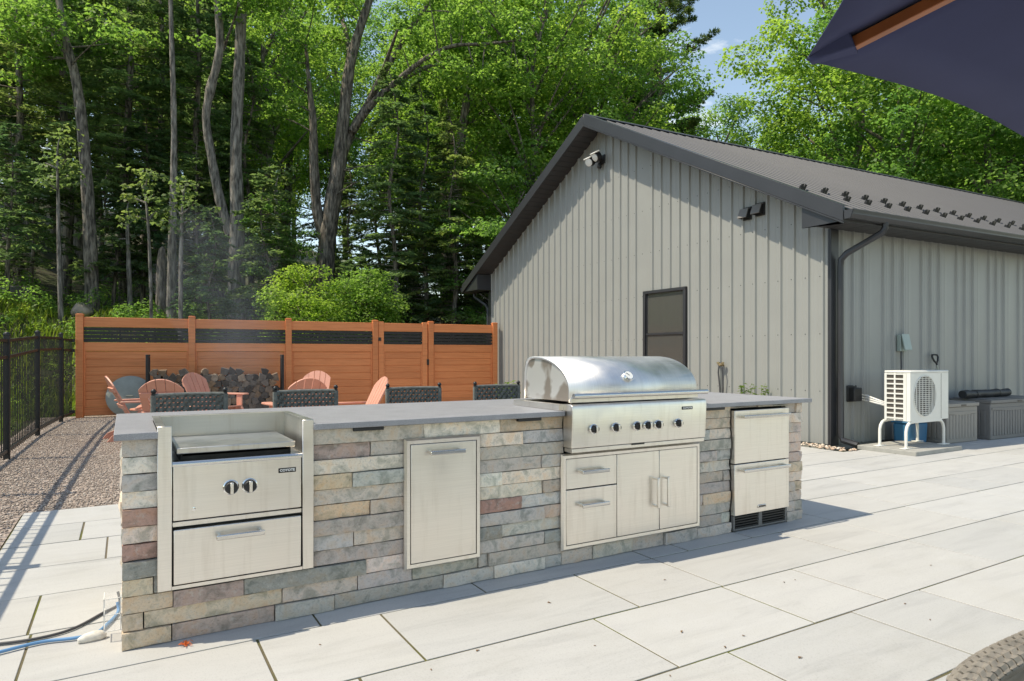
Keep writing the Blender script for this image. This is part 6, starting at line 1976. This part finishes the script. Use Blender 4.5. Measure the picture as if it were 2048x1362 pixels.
# --- trunks one can pick out, traced as places at one depth
def traced(name, label, d, stems, crown_key=None, crown_at=(), pads=None, group=None, bark='bark', mat='maple_leaf', seed=1, per=320):
    """stems: list of lists (u, v, width px); all at depth d with some spread"""
    rng = np.random.default_rng(seed)
    u0, v0, _ = stems[0][0]
    bx_, by_ = ray(u0, d)
    bz = float(terr(bx_, by_)) - 0.2
    t = thing(name, label, 'tree', (bx_, by_, bz), group=group)
    mb = MB()
    for si, st2 in enumerate(stems):
        pts = []; rs_ = []
        for j, (u, v, w) in enumerate(st2):
            dd = d + (0.0 if si == 0 else (0.5 * si * (-1) ** si) * j / max(1, len(st2) - 1))
            x, y = ray(u, dd); z = zof(v, dd)
            if si == 0 and j == 0: z = bz
            pts.append((x, y, z)); rs_.append(w / 2 / FPX * dd)
        trunk_tube(mb, pts, [0.80 * q for q in rs_], rng, 10)
    if pads:
        pl = []
        for (u, v, r, dz) in pads:
            x, y = ray(u, d + dz); pl.append((x, y, zof(v, d + dz), r))
        tips = [Vector(p) for p in mb.v[::7]]
        for (x, y, z, r) in pl:
            q_ = Vector((x, y, z))
            near = min(tips, key=lambda p: (p - q_).length + 0.8 * max(0, p.z - q_.z + 0.2))
            limb(mb, near, q_, 0.03, 0.010, rng, 4, 0.12, 5)
    o = mb.build('trunk', bark, t, world=True, smooth=60)
    if pads:
        allp = []
        for (x, y, z, r) in pl:
            allp.append((x, y, z, r))
            for k in range(3):
                allp.append((x + rng.normal() * r * .75, y + rng.normal() * r * .75, z + rng.normal() * r * .45, r * rng.uniform(.45, .8)))
        P, N = pads_leaves(allp, per, rng)
        L = rng.uniform(0.09, 0.155, len(P))
        cm = leaf_mesh('crown', P, N, L, L * 0.82, rng); cm.materials.append(MT[mat])
        c = link('crown', cm, t, True)
    return t
rngp = random.Random(77)
def scatter(n, u0, u1, v0, v1, r0, r1, dz=1.5):
    return [(rngp.uniform(u0, u1), rngp.uniform(v0, v1), rngp.uniform(r0, r1), rngp.uniform(-dz, dz)) for _ in range(n)]
traced('forked_maple', 'big grey maple forking low into several stems, behind the fence', 23.5,
       [[(652, 655, 50), (652, 520, 42), (660, 440, 42), (676, 340, 38), (686, 250, 30), (700, 130, 26), (722, 50, 21), (752, -40, 17), (775, -140, 11)],
        [(648, 480, 26), (634, 420, 25), (628, 330, 23), (626, 240, 18), (618, 170, 12), (612, 90, 7)],
        [(676, 340, 26), (700, 270, 22), (738, 205, 19), (770, 140, 17), (820, 60, 14), (872, -20, 11), (905, -90, 7)],
        [(705, 262, 22), (742, 210, 18), (790, 165, 15), (850, 118, 12), (905, 92, 10), (970, 88, 7), (1040, 80, 4)],
        [(715, 245, 18), (760, 190, 14), (820, 150, 12), (880, 128, 9), (930, 140, 7), (985, 152, 4)],
        [(735, 212, 14), (762, 150, 12), (778, 108, 9), (795, 60, 6)],
        [(702, 128, 16), (690, 60, 12), (672, -10, 9), (660, -60, 6)]],
       pads=scatter(14, 780, 1050, 20, 110, .45, .8) + scatter(9, 880, 1060, 110, 170, .35, .6) + scatter(9, 540, 640, 20, 240, .5, .8) + scatter(8, 620, 700, -60, 90, .5, .8) + scatter(8, 760, 960, -90, 10, .5, .9) + scatter(5, 690, 800, 290, 400, .4, .6), seed=3)
traced('straight_maple', 'straight shaded trunk leaning slightly, behind the black picket fence', 20.5,
       [[(186, 605, 36), (180, 480, 31), (172, 340, 27), (162, 230, 26), (150, 150, 22), (132, 80, 18), (118, 0, 16), (108, -90, 12)], [(152, 160, 12), (120, 90, 9), (70, 30, 6)]],
       pads=scatter(16, 0, 260, -90, 130, .5, .9), seed=4)
traced('twin_maple', 'pair of tall grey trunks rising together behind the second fence bay', 21.5,
       [[(474, 645, 50), (473, 540, 40), (474, 430, 34), (472, 300, 28), (478, 150, 27), (484, 0, 24), (488, -100, 18)],
        [(462, 470, 26), (440, 400, 24), (424, 320, 21), (412, 235, 19), (424, 170, 20), (440, 90, 19), (434, 0, 17), (428, -80, 12)],
        [(410, 240, 12), (414, 180, 9), (422, 150, 6)], [(446, 100, 8), (468, 40, 5), (476, 10, 3)]],
       pads=scatter(14, 360, 560, -90, 90, .5, .9), seed=5, bark='bark_pale')
traced('slender_hemlock', 'slender straight grey trunk between the fence posts, thinly branched', 20.0,
       [[(342, 650, 26), (344, 500, 20), (347, 380, 17), (348, 250, 14), (344, 100, 12), (340, -40, 9)]], pads=None, seed=6, bark='bark_pale')
traced('broken_snag', 'short broken dead trunk beside the slender grey trunk', 20.4,
       [[(321, 650, 27), (322, 590, 24), (322, 540, 22), (324, 503, 17), (327, 494, 4)]], seed=7)
for i, (pp, dd, lb) in enumerate((([(123, 620, 13), (118, 500, 10), (116, 380, 7), (114, 310, 4)], 18.2, 'thin pale sapling trunk behind the black picket fence'),
                   ([(304, 645, 9), (300, 520, 8), (294, 420, 6), (288, 380, 3)], 18.4, 'thin leaning bare sapling beside the broken trunk'),
                   ([(361, 645, 12), (362, 520, 10), (364, 430, 7), (366, 400, 3)], 18.3, 'thin upright sapling right of the slender grey trunk'),
                   ([(262, 640, 14), (258, 540, 11), (254, 430, 8)], 21.0, 'dark thin trunk in the shade between two fence bays'),
                   ([(560, 655, 16), (556, 520, 13), (552, 380, 10)], 22.0, 'dark thin trunk behind the third fence post'))):
    traced('sapling', lb, dd, [pp], seed=40 + i, bark='bark_pale', pads=[(pp[-1][0] + a * 30, pp[-1][1] + b * 26, 0.34, c) for a, b, c in ((-.8, .6, .2), (.7, .3, -.3), (0, -.6, .1), (.9, 1.6, .3), (-1, 1.9, -.2), (.2, -1.4, 0))], mat='hemlock_needle', per=240)
traced('leaning_trunk_maple', 'grey trunk with short broken limbs among leaves left of the barn', 24.5,
       [[(905, 640, 34), (904, 540, 32), (910, 430, 28), (916, 340, 24), (926, 250, 22), (935, 190, 18), (940, 130, 10)], [(914, 345, 9), (945, 330, 6), (975, 338, 3)], [(928, 250, 10), (945, 240, 7), (960, 225, 3)], [(912, 400, 8), (935, 408, 6), (960, 400, 3)]],
       pads=scatter(7, 860, 1000, 130, 240, .4, .7) + scatter(7, 840, 1000, 420, 600, .4, .7), seed=8)
# overhead wires strung between the woods and the barn side
for (ua, va, da, ub, vb, db_, lb) in ((655, 385, 23.2, 1190, 415, 40, 'upper thin wire strung through the woods'), (655, 470, 23.2, 1190, 465, 40, 'middle thin wire strung through the woods'), (650, 535, 23.2, 1190, 540, 40, 'lowest thin wire strung through the woods')):
    a = Vector((*ray(ua, da), zof(va, da))); b = Vector((*ray(ub, db_), zof(vb, db_)))
    t = thing('overhead_wire', lb, 'wire', tuple(a))
    mb = MB(); mb.tube([a.lerp(b, k / 12) - Vector((0, 0, 0.5 * 4 * (k / 12) * (1 - k / 12))) for k in range(13)], 0.011, 5); mb.build('cable', 'cable_dark', t, world=True)

# --- bank: grass, low plants, boulders
rng = np.random.default_rng(51)
def in_bank(n, fx, fy):
    x = rng.uniform(*fx, n); y = rng.uniform(*fy, n); return x, y, terr(x, y)
def grass(name, n, fx, fy, hl, label, mat='grass_blade', wide=0.016):
    x, y, z = in_bank(n, fx, fy)
    cl = np.sin(x * 2.1 + 1.2) * np.sin(y * 1.7 + .4) + rng.normal(size=n) * .5
    k = cl > -0.25; x, y, z = x[k], y[k], z[k]; n = len(x)
    h = rng.uniform(*hl, n)
    a = rng.uniform(0, 2 * PI, n); lean = rng.uniform(0.1, 0.7, n) * h
    dx, dy = np.cos(a), np.sin(a)
    V = np.empty((n, 6, 3)); w = wide * rng.uniform(.6, 1.3, n)
    for j, (f, ww) in enumerate(((0, 1), (0.55, 0.8), (1.0, 0.08))):
        px = x + dx * lean * f * f; py_ = y + dy * lean * f * f; pz = z + h * f * (1 - 0.15 * f) - 0.02
        V[:, j * 2] = np.stack([px - dy * w * ww, py_ + dx * w * ww, pz], 1)
        V[:, j * 2 + 1] = np.stack([px + dy * w * ww, py_ - dx * w * ww, pz], 1)
    base = 6 * np.arange(n)[:, None]
    F = np.concatenate([base + np.array([[0, 1, 3, 2]]), base + np.array([[2, 3, 5, 4]])])
    me = quads(name, V.reshape(-1, 3), F); me.materials.append(MT[mat])
    tag(link(name, me), label, 'grass', kind='stuff')
grass('bank_grass', 16000, (-4.2, 3.5), (16.4, 24.0), (0.15, 0.5), 'long grass on the bank behind the fences')
grass('fence_grass', 5000, (-4.5, -1.6), (9.0, 17.0), (0.10, 0.34), 'rough grass on the far side of the black picket fence')
# leafy ground plants
def herbs(name, n, fx, fy, label, mat, hz=(0.15, 0.55), r=(0.12, 0.35)):
    x, y, z = in_bank(n, fx, fy)
    pads = [(x[i], y[i], z[i] + rng.uniform(*hz), rng.uniform(*r)) for i in range(n)]
    P, N = pads_leaves(pads, 900, rng, 0.6)
    L = rng.uniform(0.05, 0.11, len(P))
    me = leaf_mesh(name, P, N, L, L * 0.7, rng); me.materials.append(MT[mat])
    tag(link(name, me), label, 'ground cover', kind='stuff')
herbs('bank_herbs', 230, (-4.5, 6.5), (17.0, 25.0), 'leafy weeds and ferns covering the bank behind the fence', 'maple_leaf', (0.03, 0.22), (0.12, 0.28))
herbs('woodland_undergrowth', 220, (-6, 12), (20.0, 30.0), 'low leafy undergrowth between the trunks', 'maple_leaf', (0.2, 0.9), (0.2, 0.5))
def rock(name, label, u, d, v, sx, sy, sz, mat, seed):
    r_ = random.Random(seed)
    bm = bmesh.new(); bmesh.ops.create_icosphere(bm, subdivisions=3, radius=1)
    for vtx in bm.verts:
        p = vtx.co
        k = 1 + 0.14 * math.sin(p.x * 3.1 + seed) * math.sin(p.y * 2.7) + 0.10 * math.sin(p.z * 5 + seed) + r_.uniform(-.02, .02)
        vtx.co = (p.x * sx * k, p.y * sy * k, p.z * sz * k)
    me = bpy.data.meshes.new(name); bm.to_mesh(me); bm.free(); me.materials.append(MT[mat])
    for p in me.polygons: p.use_smooth = True
    o = link(name, me); x, y = ray(u, d); o.location = (x, y, zof(v, d)); o.rotation_euler = (0, 0, r_.uniform(0, 6))
    tag(o, label, 'boulder')
    return o
xb, yb_ = ray(165, 19.5); rock('boulder', 'rounded tan boulder on the bank above the orange fence post', 165, 19.5, 624, .30, .26, .27, 'boulder', 2)
rock('boulder', 'long flat grey boulder at the foot of the dark woods', 35, 21.0, 592, .95, .5, .32, 'grey_rock', 5)
rock('boulder', 'reddish boulder low on the bank behind the picket fence', 15, 18.5, 655, .40, .3, .25, 'boulder', 8)
# --- plants by the gable
def leafy_plant(name, label, x, y, h, n, spread, mat, seed, leaf=(0.04, 0.08), z0=0.0):
    r_ = np.random.default_rng(seed)
    t = thing(name, label, 'plant', (x, y, z0))
    mb = MB(); Ps = []; Ns = []
    for k in range(n):
        a = r_.uniform(0, 6.28); l = r_.uniform(.1, 1) * spread; hh = h * r_.uniform(.75, 1)
        pts = [Vector((0.02 * math.cos(a), 0.02 * math.sin(a), 0)), Vector((l * .4 * math.cos(a), l * .4 * math.sin(a), hh * .5)), Vector((l * math.cos(a), l * math.sin(a), hh))]
        mb.tube(pts, [0.006, 0.005, 0.002], 5, False)
        for tt in np.linspace(0.25, 1.0, 15):
            p = pts[0].lerp(pts[1], tt * 2) if tt < .5 else pts[1].lerp(pts[2], tt * 2 - 1)
            for e in range(2):
                d = unit(r_.normal(size=3) + np.array([0, 0, .3])); Ps.append(np.array(p) + d * 0.035); Ns.append(unit(d * .5 + np.array([0, 0, .8]) + r_.normal(size=3) * .3))
    mb.build('stem', mat, t)
    L = r_.uniform(*leaf, len(Ps)); me = leaf_mesh('foliage', np.array(Ps), np.array(Ns), L, L * .5, r_); me.materials.append(MT[mat]); link('foliage', me, t)
    return t
for u, lb, s, hgt in ((1490, 'leafy green plant at the foot of the gable below the spigot', 71, 0.80), (1522, 'slim green plant at the foot of the gable nearer the barn corner', 72, 0.82)):
    yv, tv = on_x(u, 8.16); leafy_plant('wall_plant', lb, 8.16, yv, hgt, 7, 0.14, 'grass_blade', s)
px_, py2 = ray(1015, 8.6)
pot = thing('flower_pot', 'terracotta pot behind the end stool, beside the grill hood', 'pot', (px_, py2, -0.012))
mb = MB(); mb.lathe([(0.16, 0), (0.22, 0.42), (0.24, 0.43), (0.24, 0.50), (0.215, 0.50), (0.20, 0.44), (0.05, 0.43)], (0, 0, 0), 24); mb.build('pot_body', 'terracotta', pot, smooth=40)
leafy_plant('potted_plant', 'pale green leafy plant in the terracotta pot behind the stools', px_, py2, 0.46, 18, 0.24, 'grass_blade', 73, z0=0.42)

# ================================================================== WOOD SMOKE OVER THE FIRE BOWL
sm_ = MB()
pts = [(1.75 + dx, 11.25 + dy, z) for dx, dy, z in ((0, 0, 0.34), (-0.05, 0.05, 0.7), (-0.15, 0.1, 1.2), (-0.3, 0.2, 1.9), (-0.5, 0.35, 2.7), (-0.75, 0.5, 3.6))]
sm_.tube(pts, [0.30, 0.45, 0.65, 0.85, 1.0, 0.3], 18)
me = sm_.mesh('smoke_plume', 80)
m = bpy.data.materials.new('wood_smoke'); m.use_nodes = True
nt = m.node_tree; nt.nodes.clear()
pv = nt.nodes.new('ShaderNodeVolumePrincipled')
pv.inputs['Color'].default_value = (0.78, 0.85, 0.97, 1)
pv.inputs['Anisotropy'].default_value = 0.3
f = noise(nt, coords(nt, (1, 1, 0.6), 'World'), 1.6, 4, 0.6, 0.8)
mr = nt.nodes.new('ShaderNodeMapRange')
mr.inputs['From Min'].default_value = 0.40; mr.inputs['From Max'].default_value = 0.75; mr.inputs['To Max'].default_value = 0.15
nt.links.new(f, mr.inputs['Value'])
nt.links.new(mr.outputs['Result'], pv.inputs['Density'])
om = nt.nodes.new('ShaderNodeOutputMaterial')
nt.links.new(pv.outputs['Volume'], om.inputs['Volume'])
me.materials.append(m)
tag(link('smoke_plume', me), 'faint bluish wood smoke drifting up from the fire bowl', 'smoke', kind='stuff')
